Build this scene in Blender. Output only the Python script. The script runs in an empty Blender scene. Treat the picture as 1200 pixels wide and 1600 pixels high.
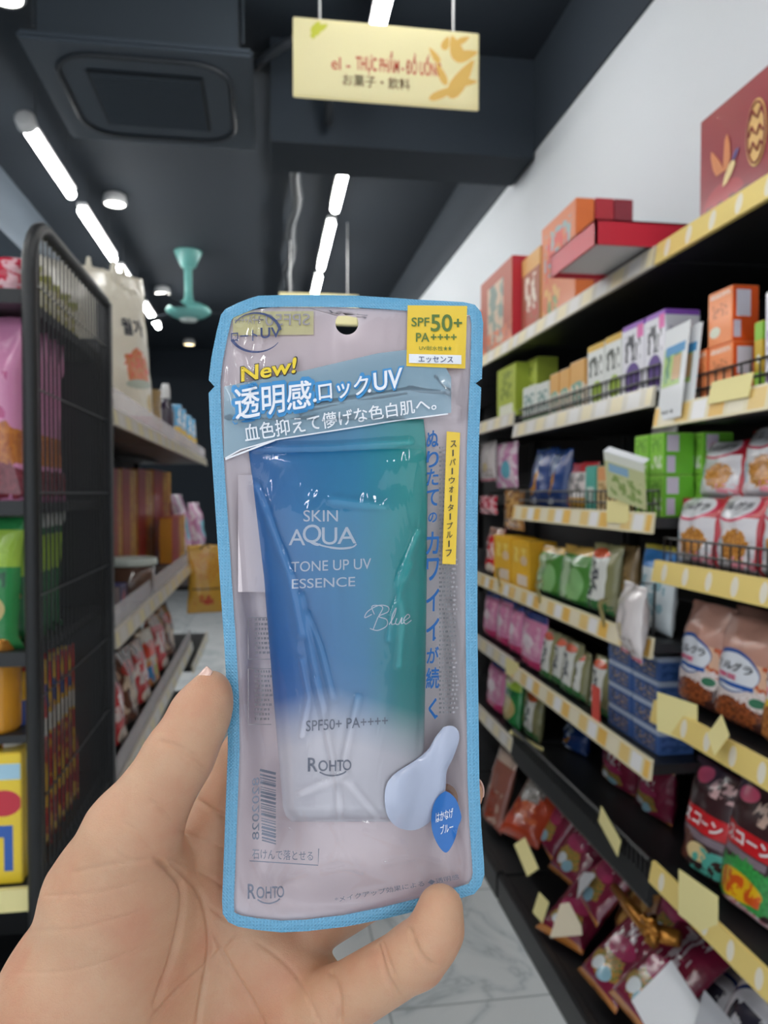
import bpy, bmesh, math, random
import numpy as np
from mathutils import Vector, Matrix, Euler, noise

C = bpy.context.scene.collection
SC = bpy.context.scene
PI = math.pi

# ------------------------------------------------------------------ camera, world, exposure
F, H, D = 1200.0, 1.45, 0.26            # focal length in pixels, eye height, distance of the held pouch
YAW, PIT = math.radians(8.6), math.radians(-1.43)
fw = Vector((math.sin(YAW)*math.cos(PIT), math.cos(YAW)*math.cos(PIT), math.sin(PIT)))
rt = Vector((math.cos(YAW), -math.sin(YAW), 0))
up = rt.cross(fw)
EYE = Vector((0, 0, H))
camd = bpy.data.cameras.new('camera'); cam = bpy.data.objects.new('camera', camd); C.objects.link(cam)
camd.sensor_fit = 'VERTICAL'; camd.sensor_height = 36; camd.lens = 27
camd.clip_start = 0.01
RM = Matrix((rt, up, -fw)).transposed().to_4x4()
cam.matrix_world = Matrix.Translation(EYE) @ RM
camd.dof.use_dof = True; camd.dof.focus_distance = 0.255; camd.dof.aperture_fstop = 18.0
SC.camera = cam
SC.view_settings.view_transform = 'Standard'; SC.view_settings.look = 'None'
SC.view_settings.gamma = 1; SC.view_settings.exposure = 0.0
SC.view_settings.use_curve_mapping = False
W = bpy.data.worlds.new('world'); SC.world = W; W.use_nodes = True
W.node_tree.nodes['Background'].inputs[0].default_value = (0.86, 0.93, 1.0, 1)
W.node_tree.nodes['Background'].inputs[1].default_value = 1.3
TUBE = 33.0                              # brightness of the ceiling tubes

# ------------------------------------------------------------------ materials
def hx(h, a=1):
    if not isinstance(h, str): return tuple(h)+(1,) if len(h) == 3 else h
    h = h.lstrip('#'); o = []
    for i in (0, 2, 4):
        c = int(h[i:i+2], 16)/255
        o.append(c/12.92 if c <= .04045 else ((c+.055)/1.055)**2.4)
    return tuple(o)+(a,)

def pm(name, col, rough=.5, metal=0, coat=0, spec=.5, emit=0, bump=None, sss=0, trans=0, alpha=1):
    m = bpy.data.materials.new(name); m.use_nodes = True
    n = m.node_tree.nodes; b = n['Principled BSDF']
    b.inputs['Base Color'].default_value = hx(col); b.inputs['Roughness'].default_value = rough
    b.inputs['Metallic'].default_value = metal; b.inputs['Coat Weight'].default_value = coat
    b.inputs['Specular IOR Level'].default_value = spec
    b.inputs['Coat Roughness'].default_value = .12
    b.inputs['Transmission Weight'].default_value = trans; b.inputs['Alpha'].default_value = alpha
    if emit:
        b.inputs['Emission Color'].default_value = hx(col); b.inputs['Emission Strength'].default_value = emit
    if bump:
        add_bump(m, *bump)
    return m

def add_bump(m, scale, strength, dist=.001, detail=3, tex='obj'):
    nt = m.node_tree; n = nt.nodes; l = nt.links; b = n['Principled BSDF']
    tc = n.new('ShaderNodeTexCoord'); t = n.new('ShaderNodeTexNoise')
    t.inputs['Scale'].default_value = scale; t.inputs['Detail'].default_value = detail
    l.new(tc.outputs['Object'], t.inputs['Vector'])
    bp = n.new('ShaderNodeBump'); bp.inputs['Strength'].default_value = strength; bp.inputs['Distance'].default_value = dist
    l.new(t.outputs['Fac'], bp.inputs['Height']); l.new(bp.outputs['Normal'], b.inputs['Normal'])

class NB:                                # a small node-building helper
    def __init__(s, m): s.nt = m.node_tree; s.n = s.nt.nodes; s.l = s.nt.links
    def math(s, op, a, b=None, c=None):
        x = s.n.new('ShaderNodeMath'); x.operation = op
        for i, v in enumerate((a, b, c)):
            if v is None: continue
            if isinstance(v, (int, float)): x.inputs[i].default_value = v
            else: s.l.new(v, x.inputs[i])
        return x.outputs[0]
    def vm(s, op, a, b=None, out=0):
        x = s.n.new('ShaderNodeVectorMath'); x.operation = op
        for i, v in enumerate((a, b)):
            if v is None: continue
            if isinstance(v, tuple): x.inputs[i].default_value = v
            else: s.l.new(v, x.inputs[i])
        return x.outputs['Value'] if op == 'LENGTH' else x.outputs[0]
    def mix(s, f, a, b):
        x = s.n.new('ShaderNodeMix'); x.data_type = 'RGBA'
        for i, v in ((0, f), (6, a), (7, b)):
            if isinstance(v, (int, float)): x.inputs[i].default_value = v
            elif isinstance(v, tuple): x.inputs[i].default_value = v
            else: s.l.new(v, x.inputs[i])
        return x.outputs[2]
    def noise(s, vec, scale, detail=3, dist=0):
        t = s.n.new('ShaderNodeTexNoise'); t.inputs['Scale'].default_value = scale; t.inputs['Detail'].default_value = detail
        t.inputs['Distortion'].default_value = dist
        s.l.new(vec, t.inputs['Vector']); return t.outputs['Fac']
    def ramp(s, f, stops, interp='LINEAR'):
        r = s.n.new('ShaderNodeValToRGB'); r.color_ramp.interpolation = interp
        e = r.color_ramp.elements
        while len(e) < len(stops): e.new(.5)
        for k, (p, c) in enumerate(stops): e[k].position = p; e[k].color = hx(c)
        s.l.new(f, r.inputs[0]); return r.outputs[0]
    def uv(s): return s.n.new('ShaderNodeTexCoord').outputs['UV']
    def obj(s): return s.n.new('ShaderNodeTexCoord').outputs['Object']

def print_mat(name, base, shapes, rough=.4, coat=.2, crinkle=.0, metal=0):
    """printed packaging: shapes in UV, front face 0..1, sides 2..3, top 4..5.
    r rect, e ellipse, f mottled food picture, s smudge of unreadable small print"""
    m = pm(name, base, rough, metal, coat); nb = NB(m); uv = nb.uv(); col = hx(base)
    for sh in shapes:
        k = sh[0]
        if k in 'rs':
            x0, y0, x1, y1, c = sh[1:6]; cc = ((x0+x1)/2, (y0+y1)/2, 0); hh = (abs(x1-x0)/2, abs(y1-y0)/2, 1)
        else:
            cx, cy, rx, ry, c = sh[1:6]; cc = (cx, cy, 0); hh = (rx, ry, 1)
        v = nb.vm('DIVIDE', nb.vm('SUBTRACT', uv, cc), hh)
        if k in 'rs':
            sp = nb.n.new('ShaderNodeSeparateXYZ'); nb.l.new(nb.vm('ABSOLUTE', v), sp.inputs[0])
            d = nb.math('MAXIMUM', sp.outputs[0], sp.outputs[1])
        else: d = nb.vm('LENGTH', v)
        if k == 'f':
            nz = nb.noise(uv, 14, 4); d = nb.math('ADD', d, nb.math('MULTIPLY', nb.math('SUBTRACT', nz, .5), .9))
            c2 = nb.ramp(nb.noise(uv, 30, 5), [(.35, sh[6]), (.62, c)])
        else: c2 = hx(c)
        msk = nb.math('LESS_THAN', d, 1.0)
        if k == 's':
            mp = nb.vm('MULTIPLY', uv, (sh[6], sh[7], 1))
            msk = nb.math('MULTIPLY', msk, nb.math('GREATER_THAN', nb.noise(mp, 1, 2), .5))
        col = nb.mix(msk, col, c2)
    b = nb.n['Principled BSDF']
    if not isinstance(col, tuple): nb.l.new(col, b.inputs['Base Color'])
    if crinkle: add_bump(m, 28, crinkle, .01, 2)
    return m

def rail_mat(name, base, spots, period, wd=.5, round_spots=False):
    """price-rail strip: UV.x runs in metres, tags repeat"""
    m = pm(name, base, .35, coat=.3); nb = NB(m); uv = nb.uv()
    sp = nb.n.new('ShaderNodeSeparateXYZ'); nb.l.new(uv, sp.inputs[0]); u, v = sp.outputs[0], sp.outputs[1]
    col = hx(base)
    for k, c in enumerate(spots):
        fr = nb.math('FRACT', nb.math('ADD', nb.math('DIVIDE', u, period*len(spots)), -k/len(spots)+.5))
        d = nb.math('MULTIPLY', nb.math('ABSOLUTE', nb.math('SUBTRACT', fr, .5)), 2*len(spots)/wd)
        dv = nb.math('MULTIPLY', nb.math('ABSOLUTE', nb.math('SUBTRACT', v, .5)), 2.5)
        if round_spots: dd = nb.math('SQRT', nb.math('ADD', nb.math('MULTIPLY', d, d), nb.math('MULTIPLY', dv, dv)))
        else: dd = nb.math('MAXIMUM', d, dv)
        col = nb.mix(nb.math('LESS_THAN', dd, 1), col, hx(c))
    nb.l.new(col, nb.n['Principled BSDF'].inputs['Base Color'])
    return m

# ------------------------------------------------------------------ mesh helpers
def obj(name, bm, mats, parent=None, smooth=False):
    me = bpy.data.meshes.new(name); bm.to_mesh(me); bm.free()
    for m in (mats if isinstance(mats, (list, tuple)) else [mats]): me.materials.append(m)
    if smooth:
        for p in me.polygons: p.use_smooth = True
    o = bpy.data.objects.new(name, me); C.objects.link(o)
    if parent: o.parent = parent
    return o

def tag(o, label, cat, group=None, kind=None):
    o['label'] = label; o['category'] = cat
    if group: o['group'] = group
    if kind: o['kind'] = kind
    return o

def struct(o): o['kind'] = 'structure'; return o

def thing(name, label, cat, loc=(0, 0, 0), rot=0, group=None):
    o = bpy.data.objects.new(name, None); C.objects.link(o); o.empty_display_size = .05
    o.location = loc; o.rotation_euler = rot if isinstance(rot, (tuple, list)) else (0, 0, rot)
    return tag(o, label, cat, group)

def dup(o, parent=None):
    c = o.copy(); C.objects.link(c)
    if parent: c.parent = parent
    for ch in list(o.children): dup(ch, c)
    return c

def uvl(bm): return bm.loops.layers.uv.verify()

def box(bm, x0, x1, y0, y1, z0, z1, mi=0, mat=None, bev=0):
    """box with UVs: front (-Y) 0..1, sides 2..3, top 4..5, back 6..7"""
    tmp = bmesh.new(); u = uvl(tmp)
    vs = [tmp.verts.new((x, y, z)) for x in (x0, x1) for y in (y0, y1) for z in (z0, z1)]
    Q = [((0, 4, 5, 1), 0), ((4, 6, 7, 5), 2), ((2, 0, 1, 3), 2), ((1, 5, 7, 3), 4), ((6, 2, 3, 7), 6), ((2, 6, 4, 0), 8)]
    for idx, off in Q:
        f = tmp.faces.new([vs[i] for i in idx]); f.material_index = mi
        for lp, (a, b) in zip(f.loops, ((0, 0), (1, 0), (1, 1), (0, 1))): lp[u].uv = (a+off, b)
    if bev: bmesh.ops.bevel(tmp, geom=list(tmp.edges)+list(tmp.verts), offset=bev, segments=2, affect='EDGES', clamp_overlap=True)
    merge(bm, tmp, mat)

def merge(bm, tmp, mat=None):
    me = bpy.data.meshes.new('t')
    if mat is not None: tmp.transform(mat)
    tmp.to_mesh(me); tmp.free(); bm.from_mesh(me); bpy.data.meshes.remove(me)

def tube(bm, pts, r, seg=8, closed=False, cap=True):
    pts = [Vector(p) for p in pts]; n = len(pts); rings = []
    rs = r if isinstance(r, (list, tuple)) else [r]*n
    prev = None
    for i, p in enumerate(pts):
        a = pts[(i-1) % n] if (i or closed) else p; b = pts[(i+1) % n] if (i < n-1 or closed) else p
        t = (b-a).normalized()
        if prev is None:
            prev = t.orthogonal().normalized()
        prev = (prev - t*prev.dot(t)).normalized(); q = t.cross(prev)
        rings.append([bm.verts.new(p+(prev*math.cos(k*2*PI/seg)+q*math.sin(k*2*PI/seg))*rs[i]) for k in range(seg)])
    m = n if closed else n-1
    for i in range(m):
        A, B = rings[i], rings[(i+1) % n]
        for k in range(seg): bm.faces.new((A[k], A[(k+1) % seg], B[(k+1) % seg], B[k]))
    if cap and not closed:
        bm.faces.new(rings[0][::-1]); bm.faces.new(rings[-1])

def lathe(bm, prof, seg=20, cx=0, cy=0):
    rings = []
    for r, z in prof:
        rings.append([bm.verts.new((cx+r*math.cos(k*2*PI/seg), cy+r*math.sin(k*2*PI/seg), z)) for k in range(seg)] if r > 1e-6 else [bm.verts.new((cx, cy, z))])
    for A, B in zip(rings, rings[1:]):
        for k in range(seg):
            a, b = A[k % len(A)], A[(k+1) % len(A)]; c, d = B[(k+1) % len(B)], B[k % len(B)]
            vs = []
            for v in (a, b, c, d):
                if v not in vs: vs.append(v)
            if len(vs) > 2: bm.faces.new(vs)

def prism(bm, pts, t, axis=1):
    """extrude the closed outline (x,z) by t along y"""
    a = [bm.verts.new((x, -t/2, z)) for x, z in pts]; b = [bm.verts.new((x, t/2, z)) for x, z in pts]
    bm.faces.new(a); bm.faces.new(b[::-1]); n = len(pts)
    for i in range(n): bm.faces.new((a[(i+1) % n], a[i], b[i], b[(i+1) % n]))

_txt = {}
def text_mesh(s, off=0.0, shear=0.0):
    """(verts, faces) of the string from the built-in font, normalised to its own bounding box"""
    k = (s, off, shear)
    if k in _txt: return _txt[k]
    cu = bpy.data.curves.new('lettering', 'FONT'); cu.body = s; cu.offset = off; cu.shear = shear; cu.resolution_u = 4
    o = bpy.data.objects.new('lettering', cu); C.objects.link(o)
    dg = bpy.context.evaluated_depsgraph_get(); dg.update()
    me = bpy.data.meshes.new_from_object(o.evaluated_get(dg))
    b2 = bmesh.new(); b2.from_mesh(me)
    if b2.verts:                                   # cut into small cells so the print can follow a curved film
        for ax_ in (0, 1):
            c0, c1 = min(v.co[ax_] for v in b2.verts), max(v.co[ax_] for v in b2.verts); n_ = min(70, int((c1-c0)/.22))
            for q in range(1, n_+1):
                co = [0, 0, 0]; co[ax_] = c0+(c1-c0)*q/(n_+1); no = [0, 0, 0]; no[ax_] = 1
                bmesh.ops.bisect_plane(b2, geom=b2.verts[:]+b2.edges[:]+b2.faces[:], plane_co=co, plane_no=no)
        b2.verts.index_update()
    V = [(v.co.x, v.co.y) for v in b2.verts]; Fc = [tuple(v.index for v in p.verts) for p in b2.faces]; b2.free()
    bpy.data.objects.remove(o); bpy.data.curves.remove(cu); bpy.data.meshes.remove(me)
    w_ = h_ = 1
    if V:
        x0, x1 = min(v[0] for v in V), max(v[0] for v in V); y0, y1 = min(v[1] for v in V), max(v[1] for v in V)
        w_, h_ = max(x1-x0, 1e-6), max(y1-y0, 1e-6)
        V = [((x-x0)/max(x1-x0, 1e-6), (y-y0)/max(y1-y0, 1e-6)) for x, y in V]
    _txt[k] = (V, Fc, w_, h_); return _txt[k]

def put_text(bm, s, fn, off=0.0, shear=0.0, flip=False, mi=0):
    """fn maps the text's unit square to a 3D point"""
    cjk = any(ord(c) > 0x2fff for c in s)        # outline offsets tangle these glyphs: embolden them with shifted strokes
    V, Fc, w_, h_ = text_mesh(s, 0.0 if cjk else off, shear)
    sh = [(0, 0)]
    if cjk and off > 0: n = 4 if off < .03 else 8; sh += [(off*1.1*math.cos((k+.5)*2*PI/n), off*1.1*math.sin((k+.5)*2*PI/n)) for k in range(n)]
    for k, (dx, dy) in enumerate(sh):
        vs = [bm.verts.new(Vector(fn((1-x if flip else x)+dx/w_, y+dy/h_))+Vector((0, 0, k*5e-6))) for x, y in V]
        for f in Fc:
            try: g = bm.faces.new([vs[i] for i in f]); g.material_index = mi
            except ValueError: pass

# positions on a shelf front from the photo's column/row: distance along the aisle and height
def ray(u, v): return fw+rt*((u-600)/F)+up*((800-v)/F)
def onX(u, v, X): d = ray(u, v); return EYE+d*(X/d.x)
def onY(u, v, Y): d = ray(u, v); return EYE+d*(Y/d.y)
def onZ(u, v, Z): d = ray(u, v); return EYE+d*((Z-H)/d.z)

# ------------------------------------------------------------------ common materials
M = {}
M['black'] = pm('black_painted_metal', '#1c1d1f', .45)
M['back'] = pm('black_back_panel', '#141416', .6)
M['wire'] = pm('black_wire', '#1a1a1c', .35)
M['ceil'] = pm('dark_ceiling_paint', '#17212b', .8, bump=(6, .1))
M['ceil2'] = pm('dark_beam_paint', '#1e2832', .8)
M['wall'] = pm('white_wall_paint', '#c3c7cb', .8, bump=(60, .05))
M['tube'] = pm('lamp_tube', (1, 1, .98), .4, emit=TUBE)
M['down'] = pm('downlight_lens', (1, .95, .85), .4, emit=14)
M['downwarm'] = pm('warm_downlight_lens', (1, .8, .45), .4, emit=5)
M['cap'] = pm('lamp_cap_white', '#d8d8d8', .5); M['cord'] = pm('dark_hanging_cord', '#3a3d42', .6)
M['card'] = pm('yellow_card', '#e8dc9c', .6)
M['cardw'] = pm('white_card', '#e4e6ea', .6)
M['clear'] = pm('clear_plastic', '#f4eef0', .12, alpha=.2)
M['railA'] = rail_mat('yellow_price_rail', '#e6cd7c', ['#e9e2d2'], .085, .26, True)
M['railB'] = rail_mat('beige_price_rail', '#e3d7b4', ['#e8b95a', '#eceaea', '#e6c67e', '#e9dfc4'], .062, .8)
M['railC'] = rail_mat('grey_price_rail', '#cfc8b8', ['#e0d3ac', '#d9d6d2'], .09, .7)
M['railL'] = rail_mat('pale_price_rail', '#cfc6b4', ['#e0d29c', '#d8d2c8'], .11, .7)

# ------------------------------------------------------------------ the room
WX, ZC = 1.34, 3.62
def slab(name, x0, x1, y0, y1, z0, z1, m):
    bm = bmesh.new(); box(bm, x0, x1, y0, y1, z0, z1); return struct(obj(name, bm, m))

mf = pm('white_marble_tile', '#dfe3e4', .12, spec=.5); nb = NB(mf); oc = nb.obj()
vein = nb.noise(oc, 1.7, 6, 1.6)
vein = nb.math('ABSOLUTE', nb.math('SUBTRACT', vein, .5))
colf = nb.ramp(vein, [(.0, '#bcc4c7'), (.012, '#d6dcde'), (.06, '#e4e8e9')])
bk = nb.n.new('ShaderNodeTexBrick'); bk.offset = 0; bk.inputs['Scale'].default_value = 1
bk.inputs['Brick Width'].default_value = .6; bk.inputs['Row Height'].default_value = .6; bk.inputs['Mortar Size'].default_value = .0035
mpn = nb.vm('ADD', oc, (.27, -.29, 0)); nb.l.new(mpn, bk.inputs['Vector'])
nb.l.new(nb.mix(bk.outputs['Fac'], colf, hx('#a8b0b2')), nb.n['Principled BSDF'].inputs['Base Color'])
slab('floor', -5.3, WX+.1, -3.2, 12.1, -.1, 0, mf)
slab('ceiling', -5.3, WX+.1, -3.2, 12.1, ZC, ZC+.1, M['ceil'])
slab('wall_right', WX, WX+.1, -3.2, 12, 0, 3.17, M['wall'])
slab('trim_1', WX-.01, WX+.1, -3.2, 12, 3.17, ZC, M['ceil2'])
slab('wall_left', -5.3, -5.2, -3.2, 12, 0, ZC, pm('grey_wall_paint', '#737a82', .8))
slab('trim_2', -1.95, -1.75, -3.2, 12, 3.2, ZC, pm('grey_beam_paint', '#4a545e', .8))
slab('wall_back', -5.3, WX+.1, 12, 12.1, 0, ZC, M['ceil'])
slab('trim_3', .02, WX-.01, 3.75, 4.1, 3.13, ZC, M['ceil2'])       # dropped cross beam

# tube lights, two rows, then added unseen rows beyond the rack
def tube_light(x, y0, y1, label, cap=False):
    t = thing('tube_light', label, 'ceiling light', (x, (y0+y1)/2, 3.3), 0, 'ceiling tube lights')
    L = (y1-y0)/2
    bm = bmesh.new(); tube(bm, [(0, -L, 0), (0, -L+.012, 0), (0, L-.012, 0), (0, L, 0)], [.018, .029, .029, .018], 14); obj('tube', bm, M['tube'], t, True)
    bm = bmesh.new(); box(bm, -.03, .03, -L, L, .03, .055, bev=.004); obj('batten', bm, M['cap'], t)
    if cap:
        bm = bmesh.new(); tube(bm, [(0, -L-.07, .03), (0, -L-.055, .03), (0, -L-.006, .012), (0, -L, .01)], [.03, .05, .05, .034], 14); obj('end_cap', bm, M['cap'], t, True)
    for s in (-.7, .7):
        bm = bmesh.new(); tube(bm, [(0, s*L, .05), (0, s*L, ZC-3.3)], .0025, 6); obj('hanging_wire', bm, M['cord'], t)
for k, (a, b) in enumerate(((-2.0, -1.0), (-.7, .3), (.6, 1.6), (2.35, 3.4))):
    for x, s in ((.44, 'over the aisle'), (-1.2, 'over the shelving rack')):
        if k == 3 and x < 0: continue
        tube_light(x, a, b, 'bright white tube light passing behind the hanging yellow sign' if k == 3 else 'white tube light %s, %s of its row' % ({'o': 'over the aisle overhead', 'r': ''}.get('x', s), ('first', 'second', 'third')[k]))
for x, s in ((.44, 'row over the aisle'), (-1.2, 'row past the air conditioner')):
    for k, (a, b) in enumerate(((4.18, 5.06), (5.32, 6.38), (6.64, 7.62), (7.9, 8.9))):
        tube_light(x, a, b, 'glowing tube light, %s of the %s' % (('biggest, white capped,', 'second biggest', 'third biggest', 'smallest')[k], s), k == 0)
for k in range(9):  # extra lamps out of view, added to light the right shelving from the front
    for x in (-2.9, -4.4):
        tube_light(x, -2.4+k*1.25, -1.4+k*1.25, 'added unseen tube light, %s row beyond the rack, %s from the shop front' % ('near' if x > -3 else 'far', ('first', 'second', 'third', 'fourth', 'fifth', 'sixth', 'seventh', 'eighth', 'ninth')[k]))
for k, (y, m, l) in enumerate(((3.5, 'down', 'round downlight beside the air conditioner at the top corner'), (5.86, 'down', 'round white downlight below the second tube light'), (8.4, 'down', 'small round white downlight beside the teal fan'), (11.2, 'downwarm', 'small warm yellow downlight below the teal fan'))):
    t = thing('downlight', l, 'downlight', (-1.09, y, ZC-.08), 0, 'round downlights')
    bm = bmesh.new(); lathe(bm, [(.06, .08), (.075, .07), (.085, .012), (.075, 0), (.07, .004)], 20); obj('housing', bm, M['cap'], t, True)
    bm = bmesh.new(); lathe(bm, [(.07, .004), (0, .0)], 20); obj('lens', bm, M[m], t)

# air conditioner cassette
t = thing('air_conditioner', 'dark grey ceiling cassette air conditioner with square louvred panel', 'air conditioner', (-.53, 3.8, 3.3))
mac = pm('grey_ac_plastic', '#3f4852', .5); mac2 = pm('dark_ac_grille', '#20262d', .6); mac3 = pm('galvanised_sheet', '#414951', .5, .3)
bm = bmesh.new(); box(bm, -.475, .475, -.455, .455, 0, .035, bev=.012); obj('panel', bm, mac, t)
bm = bmesh.new(); box(bm, -.41, .41, -.39, .39, .035, .3); obj('casing', bm, mac3, t)
bm = bmesh.new(); rr = []
for i in range(4):
    cx, cy = ((.2, .2), (-.2, .2), (-.2, -.2), (.2, -.2))[i]
    for k in range(7): a = i*PI/2+k*PI/12; rr.append((cx+.17*math.cos(a), cy+.17*math.sin(a), -.006))
tube(bm, rr, .012, 6, True); obj('louvre_ring', bm, mac2, t, True)
g = None
bm = bmesh.new(); box(bm, -.25, .25, -.25, .25, -.012, .002, bev=.004); g = obj('intake_grille', bm, mac2, t)
bm = bmesh.new()
for k in range(24): box(bm, -.235, .235, -.235+k*.02, -.228+k*.02, -.018, -.011)
obj('grille_slats', bm, mac, g)
for sx in (-1, 1):
    for sy in (-1, 1):
        bm = bmesh.new(); tube(bm, [(sx*.43, sy*.36, .1), (sx*.43, sy*.36, ZC-3.3)], .006, 6); obj('hanger_rod', bm, mac3, t)
mp = pm('pipe_insulation', '#2a2f35', .55, bump=(40, .4))
t = bmesh.new(); tube(t, [(-.12, 3.75, 3.42), (.0, 3.6, 3.44), (.1, 3.5, 3.46), (.2, 3.45, 3.46), (.3, 3.55, 3.46)] + [(.29, 3.7+.02*math.sin(k), 3.2-.0*k) for k in range(1)] , .022, 8)
tag(obj('refrigerant_pipe', t, mp, None, True), 'grey insulated pipe curving from the air conditioner towards the beam', 'pipe')
t = bmesh.new()
tube(t, [(.2+.02*math.sin(k*1.7), 4.15+k*.3, 3.50+.012*math.cos(k*2.3)) for k in range(18)], [.035+.006*math.sin(k*2.1) for k in range(18)], 8)
tag(obj('cable_duct', t, mp, None, True), 'dark wrapped duct running along the ceiling beside the aisle tubes', 'duct')

# ceiling fan
t = thing('ceiling_fan', 'teal ceiling fan motor on a downrod hanging from the dark ceiling', 'fan', (-.70, 7.15, 3.02))
mt = pm('teal_enamel', '#5d9c96', .45, coat=.3); mg = pm('fan_badge', '#b9c3c0', .4)
bm = bmesh.new(); lathe(bm, [(0, .6), (.125, .6), (.12, .585), (.065, .46), (.05, .455), (0, .455)], 24); obj('canopy', bm, mt, t, True)
bm = bmesh.new(); lathe(bm, [(.042, .47), (.036, .42), (.034, .25), (.04, .18), (.06, .14)], 16); obj('downrod', bm, mt, t, True)
bm = bmesh.new(); lathe(bm, [(.04, .15), (.12, .13), (.18, .1), (.2, .07), (.195, .05), (.15, .02), (.09, -.005), (.0, -.01)], 28); obj('motor', bm, mt, t, True)
bm = bmesh.new(); lathe(bm, [(.08, -.006), (.07, -.022), (0, -.026)], 20); obj('bottom_cap', bm, mg, t, True)
for k in range(3):
    a = .25+k*2*PI/3; tmp = bmesh.new(); box(tmp, .17, .62, -.06, .06, .06, .066); bm = bmesh.new()
    merge(bm, tmp, Matrix.Rotation(a, 4, 'Z') @ Matrix.Rotation(.04, 4, 'X')); obj('blade', bm, M['ceil2'], t)

# hanging signs
def sign(x0, x1, Y, z0, z1, label, full):
    t = thing('hanging_sign', label, 'sign', ((x0+x1)/2, Y, z0))
    w, h = (x1-x0)/2, z1-z0
    ms = pm('translucent_yellow_acrylic', '#fbf0b8', .35)
    n = ms.node_tree.nodes; l = ms.node_tree.links; tr = n.new('ShaderNodeBsdfTranslucent'); tr.inputs[0].default_value = hx('#fffbe4')
    mx = n.new('ShaderNodeMixShader'); mx.inputs[0].default_value = .8
    l.new(n['Principled BSDF'].outputs[0], mx.inputs[1]); l.new(tr.outputs[0], mx.inputs[2]); l.new(mx.outputs[0], n['Material Output'].inputs[0])
    bm = bmesh.new(); box(bm, -w, w, -.006, .006, 0, h, bev=.003); obj('sign_panel', bm, ms, t)
    for s in (-.72, .72):
        bm = bmesh.new(); tube(bm, [(s*w, 0, h-.01), (s*w, 0, ZC-z0)], .0035, 6); obj('chain', bm, M['cap'], t)
    if not full: return
    red = pm('red_lettering', '#c8402c', .5); org = pm('orange_ornament', '#f0c46a', .5); pink = pm('pale_lettering', '#d8a07c', .5); grn = pm('yellow_green_leaf', '#d7d84a', .5)
    def q(a, b, c, d): return lambda x, y: (-w+2*w*(a+(c-a)*x), -.0075, h*(b+(d-b)*y))
    bm = bmesh.new(); put_text(bm, 'THỰC PHẨM - ĐỒ UỐNG', q(.33, .34, .79, .66), .02); put_text(bm, 'el -', q(.2, .37, .30, .53), .008); obj('red_lettering', bm, red, t)
    bm = bmesh.new(); put_text(bm, 'お菓子・飲料', q(.26, .18, .62, .33), .012); obj('small_lettering', bm, pink, t)
    bm = bmesh.new()
    def leaf(cx, cz, L, a, wd=.3):
        pts = []
        for k in range(16):
            th = k*2*PI/16; x = L/2*math.cos(th); z = L/2*wd*math.sin(th)*(1-.5*math.cos(th))
            pts.append((cx+x*math.cos(a)-z*math.sin(a), -.0072, cz+x*math.sin(a)+z*math.cos(a)))
        lay[0] += .0003; f = bm.faces.new([bm.verts.new((p[0], p[1]-lay[0], p[2])) for p in pts])
        if f.normal.y > 0: f.normal_flip()
    lay = [0]
    for cx, cz, L, a, wd in ((.255, .10, .16, 1.0, .3), (.27, .18, .09, .35, .4), (.235, .2, .09, 1.9, .5), (.2, .215, .05, 1.2, .5), (.27, .09, .08, .1, .35), (.185, .11, .08, 2.0, .3), (.2, .05, .13, .45, .2), (.26, .23, .05, .5, .4), (.16, .17, .06, 2.2, .35)):
        leaf(cx, cz, L, a, wd)
    obj('flower_ornament', bm, org, t)
    bm = bmesh.new(); leaf(-.24, .225, .05, 1.2, .6); leaf(-.22, .23, .04, .5, .5); leaf(-.25, .2, .02, .8, .8); obj('leaf_ornament', bm, grn, t)
sign(.088, .722, 2.6, 2.765, 3.025, 'pale yellow hanging aisle sign with red lettering', True)
sign(.094, .729, 6.2, 2.80, 3.045, 'distant yellow hanging sign behind the top of the blue pouch', False)

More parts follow.
